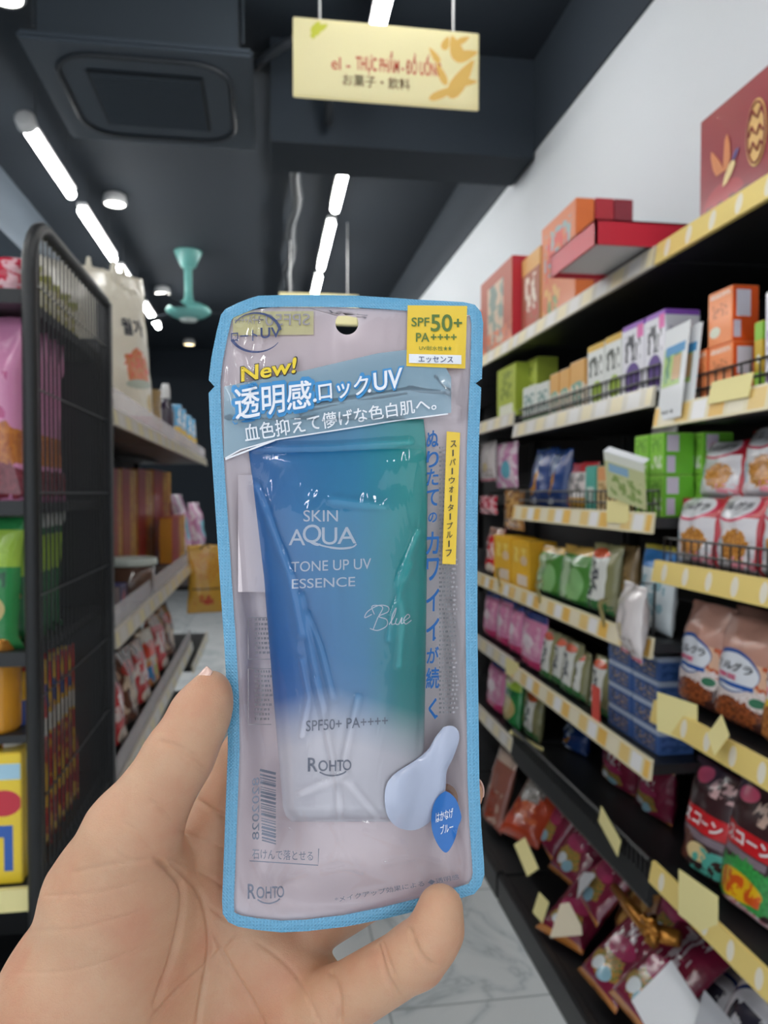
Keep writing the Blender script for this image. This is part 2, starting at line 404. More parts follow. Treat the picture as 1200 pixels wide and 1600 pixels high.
# ------------------------------------------------------------------ shelving on the right
XF, XB = .86, 1.30
def shelf_board(parent, L, z, x0, x1, rail, face=-1, rh=.045, guard=None, tilt=0):
    """local: runs along Y 0..L, front edge at x0 (face -1 looks to -X)"""
    bm = bmesh.new(); box(bm, min(x0, x1), max(x0, x1), .004, L-.004, z-.035, z-.012); s = obj('shelf', bm, M['black'], parent)
    bm = bmesh.new(); u = uvl(bm); th = .006*face; tp = .012*face
    P = [(x0+tp, z-.047), (x0+th*2.6, z-.045), (x0+th, z), (x0, z)]
    vs = [[bm.verts.new((x, y, zz)) for x, zz in ((x0+tp*1.2, z-.047), (x0+th, z), (x0-th*.2, z+.001), (x0+th*.6, z-.047))] for y in (.002, L-.002)]
    A, B = vs
    for k in range(4):
        j = (k+1) % 4; f = bm.faces.new((A[k], B[k], B[j], A[j]))
        for lp, uvv in zip(f.loops, ((0, 0), (L, 0), (L, 1), (0, 1))): lp[u].uv = uvv if k == 0 else (uvv[0], 1)
    bm.faces.new(A[::-1]); bm.faces.new(B)
    obj('price_rail', bm, rail, s)
    if guard == 'wire':
        bm = bmesh.new(); gx = x0-.012*face
        for zz in (z+.05, z+.02): tube(bm, [(gx, .01, zz), (gx, L-.01, zz)], .0028, 5)
        n = int(L/.028)
        for k in range(n+1): tube(bm, [(gx, .01+k*(L-.02)/n, z-.01), (gx, .01+k*(L-.02)/n, z+.05)], .0018, 4)
        obj('wire_guard', bm, M['wire'], s)
    if guard == 'clear':
        bm = bmesh.new(); gx = x0-.004*face; box(bm, gx-.001, gx+.001, .01, L-.01, z-.005, z+.065); 
        n = int(L/.016)
        for k in range(n+1): box(bm, gx-.0025, gx+.0025, .01+k*(L-.02)/n-.0015, .01+k*(L-.02)/n+.0015, z, z+.065)
        obj('clear_guard', bm, M['clear'], s)
    if guard == 'grille':
        bm = bmesh.new(); gx = x0+.004*face
        for zz in (z+.045, z-.06): tube(bm, [(gx, .005, zz), (gx, L-.005, zz)], .005, 6)
        n = int(L/.022)
        for k in range(n+1): tube(bm, [(gx, .005+k*(L-.01)/n, z-.06), (gx, .005+k*(L-.01)/n, z+.045)], .003, 4)
        box(bm, gx-.002*face, gx+.008, .005, L-.005, z-.06, z-.01)
        obj('black_grille', bm, M['wire'], s)
    return s

def bay(y0, L, shelves, label, top=2.12):
    t = thing('shelving_bay', label, 'shelving', (0, y0, 0), 0, 'wall shelving bays')
    bm = bmesh.new(); box(bm, XB, XB+.02, .002, L-.002, 0, top-.02); obj('back_panel', bm, M['back'], t)
    bm = bmesh.new(); n = int(L/.02)
    for zz in (top-.02, top+.015, top+.05): tube(bm, [(XB+.01, .003, zz), (XB+.01, L-.003, zz)], .004, 5)
    for k in range(n): tube(bm, [(XB+.01, k*.02+.004, top-.02), (XB+.01, k*.02+.012, top+.05)], .0025, 4)
    obj('mesh_rail', bm, M['wire'], t)
    for y in (.018, L-.018):
        bm = bmesh.new(); box(bm, XB-.03, XB, y-.015, y+.015, 0, top, bev=.003); obj('upright', bm, M['black'], t)
    for z, rail, guard in shelves: shelf_board(t, L, z, XF, XB, rail, -1, guard=guard)
    bm = bmesh.new(); box(bm, .83, XB, .003, L-.003, 0, .09, bev=.004); obj('base_plinth', bm, M['black'], t)
    bm = bmesh.new(); box(bm, .80, .83, .003, L-.003, .0, .10, bev=.006); obj('base_front', bm, M['black'], t)
    return t
rA, rB, rC = M['railA'], M['railB'], M['railC']
bay(.62, .985, [(2.0, rA, None), (1.64, rB, 'wire'), (1.30, rA, 'wire'), (.985, rA, None), (.62, rA, None)], 'nearest black shelving bay holding the cereal bags')
bay(1.61, .99, [(2.0, rC, None), (1.69, rC, 'wire'), (1.405, rB, 'wire'), (1.122, rB, None), (.845, rB, None), (.57, M['black'], 'grille')], 'black shelving bay with the blue boxes and green bags')
bay(2.605, .99, [(2.0, rC, None), (1.735, rC, None), (1.122, rB, None), (.86, rC, None), (.575, rC, None)], 'black shelving bay half hidden behind the blue pouch')
bay(3.6, .99, [(2.0, rC, None), (1.735, rC, None), (1.405, rC, None), (1.122, rC, None), (.86, rC, None), (.575, rC, None)], 'farthest black shelving bay, wholly behind the blue pouch')
SA = {1: 2.0, 2: 1.64, 3: 1.30, 4: .985, 5: .62}; SB = {1: 2.0, 2: 1.69, 3: 1.405, 4: 1.122, 5: .845, 6: .57}

# ------------------------------------------------------------------ packaging builders
def sm(x): x = min(1, max(0, x)); return x*x*(3-2*x)
def bag_fn(w, h, t, seed, stand=False):
    """front(u,v) of a filled bag, local front looks to -Y, base at z=0"""
    def prof(v):
        if stand: return sm(v/.10)**.5*(1-.15*v) * sm((1-v)/.32)**.6 if v < 1 else 0
        return (sm((v-.05)/.3)*sm((.95-v)/.3))**.55 if .05 < v < .95 else 0
    def f(u, v, side=-1, lift=0):
        s = 2*u-1; p = prof(v)
        th = t/2*p*max(0, 1-abs(s)**2.4)**.6
        nz = noise.noise((u*4+seed*7.1, v*5+seed*3.3, side*2.0))
        th *= 1+.22*nz
        edge = sm((abs(s)-.3)/.7)
        x = s*w/2*(1-.09*p*p) + .012*w*noise.noise((v*7+seed, s, seed*1.7))
        zz = v*h + (.012*h*noise.noise((u*5+seed, 9.1, seed)) if v > .9 else 0)
        wav = .06*t*math.sin(u*9+seed)*(1-p)*(0 if stand and v < .5 else 1)
        return (x, side*(th+.0008+lift)+wav, zz)
    return f

def bag(name, w, h, t, mat, seed, label, cat, group=None, stand=False, loc=(0, 0, 0), rot=(0, 0, 0), seal=None, texts=(), nx=16, ny=22):
    f = bag_fn(w, h, t, seed, stand)
    bm = bmesh.new(); u = uvl(bm)
    def sheet(side, off):
        g = [[bm.verts.new(f(i/nx, j/ny, side)) for i in range(nx+1)] for j in range(ny+1)]
        for j in range(ny):
            for i in range(nx):
                q = [(i, j), (i+1, j), (i+1, j+1), (i, j+1)]
                if side > 0: q = q[::-1]
                fc = bm.faces.new([g[b][a] for a, b in q])
                for lp, (a, b) in zip(fc.loops, q): lp[u].uv = (a/nx+off, b/ny)
        return g
    A = sheet(-1, 0); B = sheet(1, 2)
    for i in range(nx):
        bm.faces.new((A[0][i+1], A[0][i], B[0][i], B[0][i+1])); bm.faces.new((A[ny][i], A[ny][i+1], B[ny][i+1], B[ny][i]))
    for j in range(ny):
        bm.faces.new((A[j][0], A[j+1][0], B[j+1][0], B[j][0])); bm.faces.new((A[j+1][nx], A[j][nx], B[j][nx], B[j+1][nx]))
    bm.normal_update()
    t_ = thing(name, label, cat, loc, rot, group)
    o = obj('bag_body', bm, mat, t_, True)
    if seal:
        bm = bmesh.new(); vs = []
        for i in range(nx+1):
            x, y, z = f(i/nx, 1.0, -1); col = []
            for k in range(3): col.append((bm.verts.new((x, y-.0012+.0008*(k % 2), z-.004-.012*k)), bm.verts.new((x, y+.0032-.0008*(k % 2), z-.004-.012*k))))
            vs.append(col)
        for i in range(nx):
            a, b = vs[i], vs[i+1]
            for k in range(2):
                bm.faces.new((a[k][0], b[k][0], b[k+1][0], a[k+1][0])); bm.faces.new((b[k][1], a[k][1], a[k+1][1], b[k+1][1]))
            bm.faces.new((a[0][0], a[0][1], b[0][1], b[0][0])); bm.faces.new((a[2][1], a[2][0], b[2][0], b[2][1]))
        obj('top_seal', bm, seal, t_, True)
    for s, (u0, v0, u1, v1), mt_, of in texts:
        bm = bmesh.new(); put_text(bm, s, lambda x, y: f(u0+(u1-u0)*x, v0+(v1-v0)*y, -1, .002), of); obj('printed_name', bm, mt_, t_)
    return t_

def carton(name, w, d, h, mat, label, cat='box', group=None, loc=(0, 0, 0), rot=(0, 0, 0), flap=None, bev=.002, extra=None):
    """cardboard box, front looks to -Y; the front face is at y=0, base z=0"""
    t_ = thing(name, label, cat, loc, rot, group)
    bm = bmesh.new(); box(bm, -w/2, w/2, 0, d, 0, h, bev=min(bev, w/12)); obj('box_body', bm, mat, t_)
    if flap:
        bm = bmesh.new(); box(bm, -w/2+.002, w/2-.002, .001, d*.62, h, h+.0015); obj('top_flap', bm, flap, t_)
    return t_

RZ = -PI/2                                # packages on the wall shelving look into the aisle
def slot(x0, x1, yt, zb, X):
    """aisle span and height of a thing standing on a shelf, from the columns it covers in the photo"""
    ya, yb = onX(x0, 800, X).y, onX(x1, 800, X).y
    return (ya+yb)/2, abs(ya-yb), onX((x0+x1)/2, yt, X).z-zb

def rbag(name, x0, x1, yt, zs, mat, label, cat='bag', X=.93, t=.07, group=None, stand=False, seal=None, texts=(), lean=-.08, grow=1.12, seed=None):
    zb = zs-.010; y, w, h = slot(x0, x1, yt, zb, X-t/2)
    return bag(name, w*grow, h, t, mat, seed if seed is not None else (x0*.37+yt*.11) % 17, label, cat, group, stand, (X, y, zb), (lean, 0, RZ), seal, texts)
def rbox(name, x0, x1, yt, zs, mat, label, X=.88, d=.12, group=None, flap=None, gap=.003, turn=0):
    zb = zs-.011; y, w, h = slot(x0, x1, yt, zb, X)
    return carton(name, w-gap, d, h, mat, label, 'box', group, (X, y, zb), (0, 0, RZ+turn), flap)

# ------------------------------------------------------------------ printed packaging
PM = print_mat
pk = dict(
 giftred=PM('maroon_gift_print', '#8c2733', [('e', .2, .2, .16, .14, '#a8303a'), ('s', .05, .02, .4, .2, '#6d2a28', 18, 14)], .4),
 giftor=PM('orange_patterned_print', '#cf7648', [('s', .1, .5, .9, .9, '#8aa6a8', 7, 9), ('s', .15, .45, .8, .85, '#cf4a3c', 9, 7), ('s', .05, .05, .6, .4, '#d9a862', 8, 6), ('s', .2, .1, .5, .3, '#6f8a4c', 8, 8), ('r', 2, 0, 3, 1, '#e0702c')], .45),
 giftrd=PM('red_box_print', '#b3202e', [], .4), giftmr=PM('dark_red_box_print', '#8a1f30', [], .4),
 giftbg=PM('brown_patterned_print', '#a5624a', [('r', 0, .8, 1, 1, '#d9a55f'), ('s', .2, .35, .8, .75, '#e9dfd0', 5, 4), ('s', .1, .05, .9, .4, '#b34a3a', 8, 8), ('r', 2, 0, 3, 1, '#c99a52')], .45),
 giftlf=PM('rust_patterned_print', '#b0553f', [('r', .25, .1, .75, .85, '#7d8f86'), ('s', .25, .1, .75, .85, '#d3b8a0', 6, 5), ('s', 0, 0, 1, .3, '#d0714a', 7, 7), ('r', 2, 0, 3, 1, '#c01f30')], .45),
 orange=PM('orange_carton_print', '#f0925a', [('s', .1, .86, .9, .94, '#f6e6d8', 18, 30), ('s', .2, .5, .8, .75, '#c4703a', 9, 12), ('e', .3, .25, .22, .1, '#dfe0cc'), ('r', 2, 0, 3, 1, '#e2561a'), ('r', 2.15, .45, 2.68, .92, '#dcd6e2'), ('r', 2.05, .08, 2.32, .38, '#cfc6d6'), ('r', 4, 0, 5, 1, '#ee7a44')], .45),
 yg=PM('yellow_green_carton_print', '#cfae2e', [('r', 0, .75, 1, 1, '#8cc43c'), ('r', 0, 0, 1, .32, '#8fc63e'), ('e', .5, .5, .2, .06, '#dde0d0'), ('r', 2, .75, 3, 1, '#8cc43c'), ('r', 2, 0, 3, .3, '#a4cc40')], .45),
 whpur=PM('white_purple_carton_print', '#e9e7ee', [('e', .5, .26, .36, .22, '#5d3f8c'), ('s', .15, .5, .85, .85, '#3a3a44', 7, 6), ('r', 0, .93, 1, 1, '#9a64c0'), ('r', .7, .78, .98, .95, '#e06ab0'), ('r', 4, 0, 5, 1, '#8f56bd'), ('r', 2, .93, 3, 1, '#8f56bd'), ('s', 2.1, .2, 2.9, .8, '#c9c6d4', 6, 12)], .45),
 whgrn=PM('white_green_carton_print', '#e6e8e4', [('e', .6, .25, .34, .17, '#a6c23c'), ('s', .1, .5, .9, .8, '#4c5048', 7, 6), ('r', 0, .9, 1, 1, '#e0b64c'), ('r', 4, 0, 5, 1, '#d9b44e')], .45),
 whtall=PM('white_tall_carton_print', '#e8e4ee', [('r', .1, .05, .9, .18, '#6a4a94'), ('s', .1, .3, .9, .8, '#b9aac8', 6, 10)], .45),
 lime=PM('lime_carton_print', '#b7c64c', [('r', .15, .12, .85, .3, '#e9ead6'), ('s', .2, .4, .8, .9, '#8a9a34', 6, 9), ('r', 2, 0, 3, 1, '#a5b53e')], .45),
 smallw=PM('small_white_carton_print', '#d9ddd6', [('r', 0, 0, 1, .22, '#7fa07a'), ('s', .1, .3, .9, .8, '#7d9a94', 6, 7)], .45),
 smallo=PM('small_orange_carton_print', '#e3d6c0', [('r', .0, .55, 1, 1, '#dba860'), ('s', .1, .1, .9, .6, '#7fae9c', 5, 8), ('r', 2, .5, 3, 1, '#d9a45a')], .45),
 cerw=PM('white_cereal_print', '#e6e2e6', [('r', 0, .72, 1, 1, '#c02433'), ('e', .45, .86, .43, .20, '#d8486a'), ('e', .45, .87, .39, .17, '#e9e9ee'), ('f', .58, .36, .26, .22, '#e0a04e', '#9c5a24'), ('s', .08, .2, .3, .5, '#9cc0d4', 9, 12), ('s', .6, .05, .95, .22, '#ee9aa8', 14, 14), ('r', .93, 0, 1, 1, '#c02433')], .25, .5, .25),
 cerb=PM('brown_cereal_print', '#c09080', [('r', 0, 0, 1, .3, '#4a2a24'), ('r', 0, .3, 1, .62, '#c7613a'), ('s', 0, .3, 1, .62, '#e2b79a', 4, 4), ('f', .5, .3, .5, .12, '#ece4e4', '#d8c6c0'), ('f', .55, .17, .36, .12, '#a8582e', '#5a2c18'), ('e', .45, .52, .40, .19, '#2d58a0'), ('e', .47, .51, .37, .165, '#e4e8f0'), ('r', .14, .38, .8, .42, '#2a5cac'), ('e', .85, .3, .08, .04, '#3a7a5a')], .25, .5, .3),
 cery=PM('yellow_cereal_print', '#b98878', [('r', 0, 0, 1, .55, '#d49a52'), ('e', .45, .52, .42, .2, '#e8c23c'), ('e', .47, .53, .36, .16, '#eceef2'), ('s', .2, .44, .7, .56, '#d84a86', 8, 8), ('f', .5, .2, .4, .14, '#c07a3a', '#6a3a20'), ('r', .35, .8, 1, .95, '#e0a820')], .25, .5, .3),
 choc=PM('chocolate_cereal_print', '#3c2226', [('r', 0, .0, 1, .18, '#2c1a1c'), ('r', 0, .42, 1, .6, '#d41f28'), ('r', .05, .34, .95, .41, '#8a7a84'), ('f', .3, .24, .26, .13, '#7a4030', '#50261c'), ('e', .62, .24, .2, .08, '#e6cf98'), ('r', .02, .2, .16, .4, '#5aa4dc'), ('s', .55, .08, .98, .3, '#58b8a8', 7, 9), ('e', .3, .88, .18, .07, '#d45878'), ('s', .55, .76, .95, .92, '#cfa8a8', 8, 9)], .28, .4, .25),
 starb=PM('chocolate_cereal_sale_print', '#3c2226', [('r', 0, .50, 1, .66, '#d41f28'), ('r', .05, .43, .85, .49, '#8a7a84'), ('f', .55, .24, .48, .2, '#3fae52', '#2f8a40'), ('e', .52, .23, .34, .11, '#f0c020'), ('s', .22, .15, .85, .31, '#e05a20', 12, 9), ('f', .6, .06, .35, .06, '#e8e0e0', '#c84858'), ('e', .3, .9, .16, .06, '#d45878'), ('s', .5, .74, .95, .92, '#d8b8a8', 8, 9)], .28, .4, .25),
 bluebag=PM('navy_bag_print', '#1b3f7e', [('e', .35, .5, .28, .3, '#c98a34'), ('e', .28, .58, .24, .26, '#1b3f7e'), ('e', .3, .12, .1, .05, '#cfd8e8'), ('e', .6, .12, .1, .05, '#cfd8e8'), ('s', .1, .55, .6, .9, '#a9b8d0', 7, 5)], .25, .5, .3),
 redwhite=PM('red_white_bag_print', '#d8cfcc', [('r', 0, 0, 1, .26, '#d6a23e'), ('e', .2, .15, .2, .15, '#cf4a4a'), ('r', 0, .78, 1, 1, '#b8353a'), ('s', .2, .3, .8, .75, '#8c8a88', 5, 5)], .3, .4, .25),
 teal=PM('teal_box_print', '#58b4a4', [('r', .2, .2, .8, .55, '#cfe0d8')], .4),
 beige=PM('beige_pack_print', '#dcbf8c', [('r', 0, .7, 1, 1, '#e2a06a'), ('s', .1, .15, .9, .65, '#a8854e', 7, 9)], .5),
 green=PM('green_carton_print', '#8fd048', [('s', .15, .15, .85, .45, '#e4ecd8', 5, 4), ('s', .1, .55, .9, .9, '#6fae34', 6, 6), ('r', 2, 0, 3, 1, '#6fc030'), ('r', 2.1, .55, 2.5, .95, '#dccfe0'), ('r', 2.1, .05, 2.38, .45, '#d4c6dc'), ('r', 4, 0, 5, 1, '#a6dc60')], .45),
 yellowb=PM('yellow_carton_print', '#e9b528', [('s', .1, .55, .9, .85, '#f4d870', 5, 5), ('r', .35, .08, .9, .3, '#e8d8c8'), ('e', .72, .6, .18, .1, '#e4c8a8'), ('r', 2, 0, 3, 1, '#d8a020')], .4),
 greenbag=PM('green_bag_print', '#4f8c3c', [('r', 0, .86, 1, 1, '#c9a24e'), ('e', .35, .45, .26, .36, '#a9c8a0'), ('e', .7, .35, .2, .3, '#86b878'), ('r', 0, 0, 1, .12, '#2f6a30')], .22, .6, .35),
 seaw=PM('white_seaweed_print', '#8c8a62', [('r', .0, .16, .82, .82, '#e2e4de'), ('s', .2, .25, .6, .75, '#5a5e64', 5, 12), ('e', .45, .86, .35, .07, '#dc5a34'), ('f', .45, .09, .55, .12, '#3f7a44', '#2c5a34')], .25, .5, .3),
 pinkbag=PM('pink_bag_print', '#dc8cb4', [('r', 0, .88, 1, 1, '#3c4f98'), ('r', 0, 0, 1, .2, '#c43a6e'), ('s', .1, .3, .9, .8, '#e8b4cc', 4, 5), ('e', .5, .5, .2, .12, '#f0d8e4')], .22, .6, .3),
 bluebox=PM('blue_box_print', '#3f5f98', [('r', .0, .82, 1, 1, '#a9b4c8'), ('s', .15, .1, .85, .7, '#c8a46a', 6, 5), ('s', .1, .1, .9, .75, '#24406e', 6, 6), ('r', 2, .8, 3, 1, '#a3aec2'), ('s', 2.1, .1, 2.9, .7, '#28487a', 5, 5), ('r', 4, 0, 5, 1, '#b4bece')], .4),
 bluewt=PM('blue_white_pack_print', '#d8e2e6', [('r', 0, .74, 1, .94, '#2f7ac0'), ('r', 0, .94, 1, 1, '#dccc50'), ('s', .1, .2, .9, .65, '#8fb4c0', 5, 6)], .3, .4, .2),
 clearw=PM('milky_clear_print', '#cfc8c8', [('e', .5, .35, .16, .12, '#c8b890'), ('r', 0, 0, 1, .06, '#c8607a'), ('s', .2, .1, .9, .3, '#a89c98', 6, 6)], .15, .8, .5),
 brownb=PM('brown_bag_print', '#8a7048', [('f', .5, .45, .4, .3, '#a8864e', '#5a4628'), ('r', 0, .0, 1, .1, '#3f5a34')], .25, .5, .4),
 maroon=PM('maroon_bag_print', '#7c1f3c', [('f', .5, .25, .34, .14, '#3f7a44', '#d88a3c'), ('e', .36, .2, .13, .07, '#d8e0e4'), ('e', .6, .16, .14, .07, '#8fb8c8'), ('s', .25, .5, .75, .88, '#c8bcc4', 8, 5), ('e', .5, .45, .3, .1, '#a83460'), ('r', 0, 0, 1, .05, '#c8803a'), ('r', 0, .91, 1, 1, '#c8803a')], .22, .6, .35),
 orangeb=PM('orange_red_bag_print', '#b8462a', [('f', .4, .6, .34, .2, '#3a3230', '#cfc8c0'), ('s', .1, .2, .9, .45, '#d8683c', 3, 8), ('e', .5, .9, .4, .1, '#c08a50')], .22, .6, .4),
 brownpink=PM('brown_pink_bag_print', '#a86a5c', [('s', .1, .1, .9, .5, '#c8a898', 5, 6), ('r', 0, .85, 1, 1, '#d8c0b0'), ('f', .5, .3, .3, .2, '#b84a34', '#5a3a28')], .22, .6, .4),
 goldb=PM('gold_brown_bag_print', '#9a6a34', [('s', .1, .1, .9, .9, '#c89a5a', 4, 7)], .22, .6, .4),
 wcer=PM('white_granola_print', '#dcd4d2', [('e', .45, .72, .42, .2, '#35467e'), ('e', .45, .72, .38, .17, '#e4e4ec'), ('s', .2, .62, .7, .8, '#3a3a4a', 6, 6), ('f', .5, .35, .36, .18, '#c8843c', '#7a4420'), ('r', 0, 0, 1, .14, '#c8483c'), ('e', .78, .3, .1, .07, '#3f8a64')], .25, .5, .3),
 pinkbar=PM('pink_chocolate_print', '#d48ab0', [('e', .4, .86, .34, .09, '#c8a040'), ('f', .5, .30, .6, .16, '#c87a34', '#a85a2c'), ('f', .5, .12, .6, .12, '#6a1f2c', '#8a3440'), ('s', .1, .45, .9, .7, '#b84a80', 5, 4), ('r', 2, 0, 3, 1, '#c878a0')], .2, .7, .3),
 greencl=PM('green_snack_print', '#2f8a4a', [('r', 0, .62, 1, .9, '#a8cc4c'), ('e', .5, .3, .4, .2, '#cdb878'), ('e', .5, .8, .3, .1, '#d8d0b0'), ('s', .1, .45, .9, .6, '#245a3c', 8, 8)], .22, .6, .3),
 greensnack=PM('dark_green_snack_print', '#1f6a3c', [('r', 0, .86, 1, .98, '#d8d8d0'), ('e', .7, .35, .2, .1, '#c83c3c'), ('r', 0, .5, 1, .8, '#9cc03c')], .22, .6, .3),
 noodle=PM('red_yellow_noodle_print', '#d03024', [('r', .3, .0, .8, 1, '#e8b42c'), ('s', .0, .05, 1, .6, '#b82020', 3, 9), ('r', 0, .62, 1, .72, '#e4e0d8'), ('r', .1, .75, .7, .88, '#2c4a94'), ('r', 2, 0, 3, 1, '#d83a24')], .22, .6, .3),
 yelbox=PM('yellow_snack_box_print', '#f0cf34', [('e', .8, .62, .2, .1, '#c8283c'), ('r', 0, .8, 1, .92, '#a8d0e4'), ('r', .55, .1, .9, .45, '#2a5cb0'), ('r', .66, .1, .8, .36, '#f0cf34')], .35),
 yelbag=PM('yellow_snack_print', '#e8a82c', [('e', .8, .45, .3, .2, '#e8dcc8'), ('s', .1, .2, .9, .6, '#c84a2c', 4, 5)], .22, .6, .3),
 redbag=PM('red_snack_print', '#c4242c', [('s', .15, .35, .85, .7, '#e8d8d4', 5, 4), ('r', 0, .82, 1, 1, '#8a5a44'), ('e', .6, .15, .3, .1, '#e0d0c0')], .22, .6, .3),
 mixbag=PM('mixed_snack_print', '#c8b49a', [('r', 0, .55, 1, .8, '#d8442c'), ('e', .3, .3, .22, .16, '#3f8ac8'), ('e', .7, .25, .24, .16, '#8ab45c'), ('s', .1, .05, .9, .5, '#d88a3c', 5, 5)], .22, .6, .3),
 cocoa=PM('brown_snack_print', '#6a4232', [('s', .1, .2, .9, .8, '#d8c0a8', 4, 4), ('e', .5, .75, .3, .1, '#b8342c')], .22, .6, .3),
 gift=PM('red_gold_tall_print', '#a8241c', [('r', .5, 0, 1, 1, '#d8a02c'), ('s', .5, 0, 1, 1, '#c88420', 3, 9), ('r', 2, 0, 3, 1, '#c88a28')], .35, .4),
 rice=PM('rice_sack_print', '#ddd6c4', [('f', .76, .40, .15, .12, '#d8442c', '#b88a3c'), ('e', .76, .30, .17, .03, '#a8b0a0'), ('r', 0, 0, 1, .1, '#c83a3c'), ('e', .88, .18, .05, .06, '#c8a85a')], .3, .4, .5),
 blueyel=PM('blue_yellow_pack_print', '#4fa4d4', [('r', 0, 0, 1, .5, '#e0b430'), ('s', .1, .55, .9, .9, '#e0e8ea', 4, 4)], .25, .5, .3),
 purple=PM('purple_box_print', '#2c2a62', [('f', .5, .5, .3, .3, '#c0404a', '#3a2a5a'), ('r', 2, 0, 3, 1, '#9a8a88')], .35),
 hang=PM('orange_yellow_pack_print', '#eab44a', [('f', .5, .68, .4, .24, '#e08a2c', '#f0c85a'), ('r', .1, .34, .9, .37, '#8a6a34'), ('s', .2, .12, .7, .26, '#d8502c', 6, 5)], .25, .5, .2),
 pinkcan=PM('pink_crumple_print', '#c88ab0', [('s', 0, 0, 1, 1, '#e4d0dc', 4, 4), ('e', .6, .4, .2, .2, '#6ab4c8')], .2, .7, .4),
 chip=PM('green_yellow_packet_print', '#c9c07a', [('s', 0, 0, 1, 1, '#e4dcc0', 4, 3), ('r', 0, .8, 1, 1, '#a8a850')], .2, .7, .3),
 redcan=PM('red_packet_print', '#c02c44', [('s', 0, 0, 1, 1, '#e0b0b8', 4, 3)], .2, .7, .3),
 leaf=PM('leaflet_print', '#e6e8ea', [('r', .05, .36, .8, .78, '#a4c46a'), ('s', .05, .4, .8, .76, '#4f8a5c', 6, 6), ('r', .1, .70, .9, .80, '#3f8fc4'), ('r', .45, .42, .78, .68, '#c8a070'), ('s', .08, .06, .7, .1, '#3a3a3e', 30, 2)], .45),
 talk=PM('green_card_print', '#c8cc9a', [('r', 0, .82, 1, 1, '#e4e6da'), ('r', .1, .6, .6, .78, '#8fb4d0'), ('s', .1, .1, .9, .55, '#8aa05a', 5, 5)], .45),
)
gold = pm('gold_foil', '#c8883a', .25, .7, bump=(90, .6)); sealred = pm('red_seal', '#b8283a', .25, coat=.5); sealbr = pm('brown_seal', '#b07a68', .25, coat=.5); sealdk = pm('dark_seal', '#3a2426', .3, coat=.4)
inkb = pm('black_print', '#33333c', .4); inkw = pm('white_print', '#f0eef0', .4); inkp = pm('crimson_print', '#d8487a', .4)

# top shelf: gift boxes
def face(o, name, mat, fn, label=None):
    bm = bmesh.new(); fn(bm); c = obj(name, bm, mat, o)
    if label: c['label'] = label
def oval(bm, cx, cz, rx, rz, y=-.0015, n=24): bm.faces.new([bm.verts.new((cx+rx*math.cos(k*2*PI/n), y, cz+rz*math.sin(k*2*PI/n))) for k in range(n)])
def poly(bm, pts, y=-.0015): bm.faces.new([bm.verts.new((x, y, z)) for x, z in pts])
g = carton('gift_box', .42, .12, .238, pk['giftred'], 'dark red gift box with gold oval emblem and bird, nearest on the top shelf', 'box', None, (.9, 1.303, 1.989), (0, 0, RZ))
def emb(bm):
    oval(bm, -.02, .13, .031, .062)
def embd(bm):
    for k, (a, b) in enumerate(((-.012, .165), (.012, .16), (-.014, .135), (.01, .13), (-.01, .105), (.012, .1))):
        tube(bm, [(-.02+a-.008, -.002, b-.006), (-.02+a+.002, -.002, b+.01), (-.02+a+.01, -.002, b-.004)], .0025, 5)
    tube(bm, [(-.02+.026*math.cos(k*PI/8), -.002, .13+.056*math.sin(k*PI/8)) for k in range(16)], .002, 5, True)
def bird(bm):
    poly(bm, [(-.148, .10), (-.16, .118), (-.168, .145), (-.166, .158), (-.15, .142), (-.135, .125), (-.125, .108), (-.12, .16), (-.112, .17), (-.103, .148), (-.1, .118), (-.11, .1)])
g_ = pm('gold_emblem_print', '#d8b070', .35, .3); face(g, 'oval_emblem', g_, emb, 'gold oval emblem'); face(g, 'emblem_lines', pm('maroon_emblem_line', '#7c2a2c', .4), embd)
face(g, 'bird_wings', pm('copper_print', '#c87a48', .4), bird, 'copper bird wings')
face(g, 'bird_body', pm('cream_print', '#e0c890', .4), lambda bm: poly(bm, [(-.125, .07), (-.12, .085), (-.105, .105), (-.09, .112), (-.083, .1), (-.095, .085), (-.11, .073)], -.002))
face(g, 'bird_head', pm('violet_print', '#5a4a80', .4), lambda bm: poly(bm, [(-.095, .108), (-.088, .122), (-.08, .127), (-.07, .124), (-.082, .11)], -.0023))
gg = 'gift boxes along the top shelf'
carton('gift_box', .295, .06, .36, pk['giftor'], 'tall orange gift box with teal flower pattern behind the red tray', 'box', gg, (.93, 2.393, 1.989), (0, 0, RZ))
carton('gift_box', .29, .06, .362, pk['giftrd'], 'plain bright red gift box standing behind the orange patterned one', 'box', gg, (.992, 2.388, 1.989), (0, 0, RZ))
carton('gift_box', .29, .06, .362, pk['giftmr'], 'plain dark red gift box at the back, against the wall', 'box', gg, (1.054, 2.388, 1.989), (0, 0, RZ))
carton('gift_box', .19, .07, .31, pk['giftbg'], 'brown patterned gift box with yellow top band, beside the orange one', 'box', gg, (.925, 2.638, 1.989), (0, 0, RZ))
carton('gift_box', .42, .09, .335, pk['giftlf'], 'rust patterned gift box with bright red side edge', 'box', gg, (.89, 2.95, 1.989), (0, 0, RZ))
carton('gift_box', .36, .09, .28, pk['giftlf'], 'rust gift box half hidden behind the corner of the pouch', 'box', gg, (.92, 3.55, 1.989), (0, 0, RZ))
t = thing('red_tray', 'shallow red box lid with white underside jutting over the shelf edge', 'box lid', (.915, 1.765, 2.002))
mr = pm('red_lacquered_card', '#c0283a', .35); mwi = pm('white_card_lining', '#d8d4d4', .6)
bm = bmesh.new(); a, b, h_ = .195, .137, .055
for args in ((-a, a, -b, -b+.006), (-a, a, b-.006, b), (-a, -a+.006, -b, b), (a-.006, a, -b, b)): box(bm, *args, 0, h_)
obj('rim', bm, mr, t)
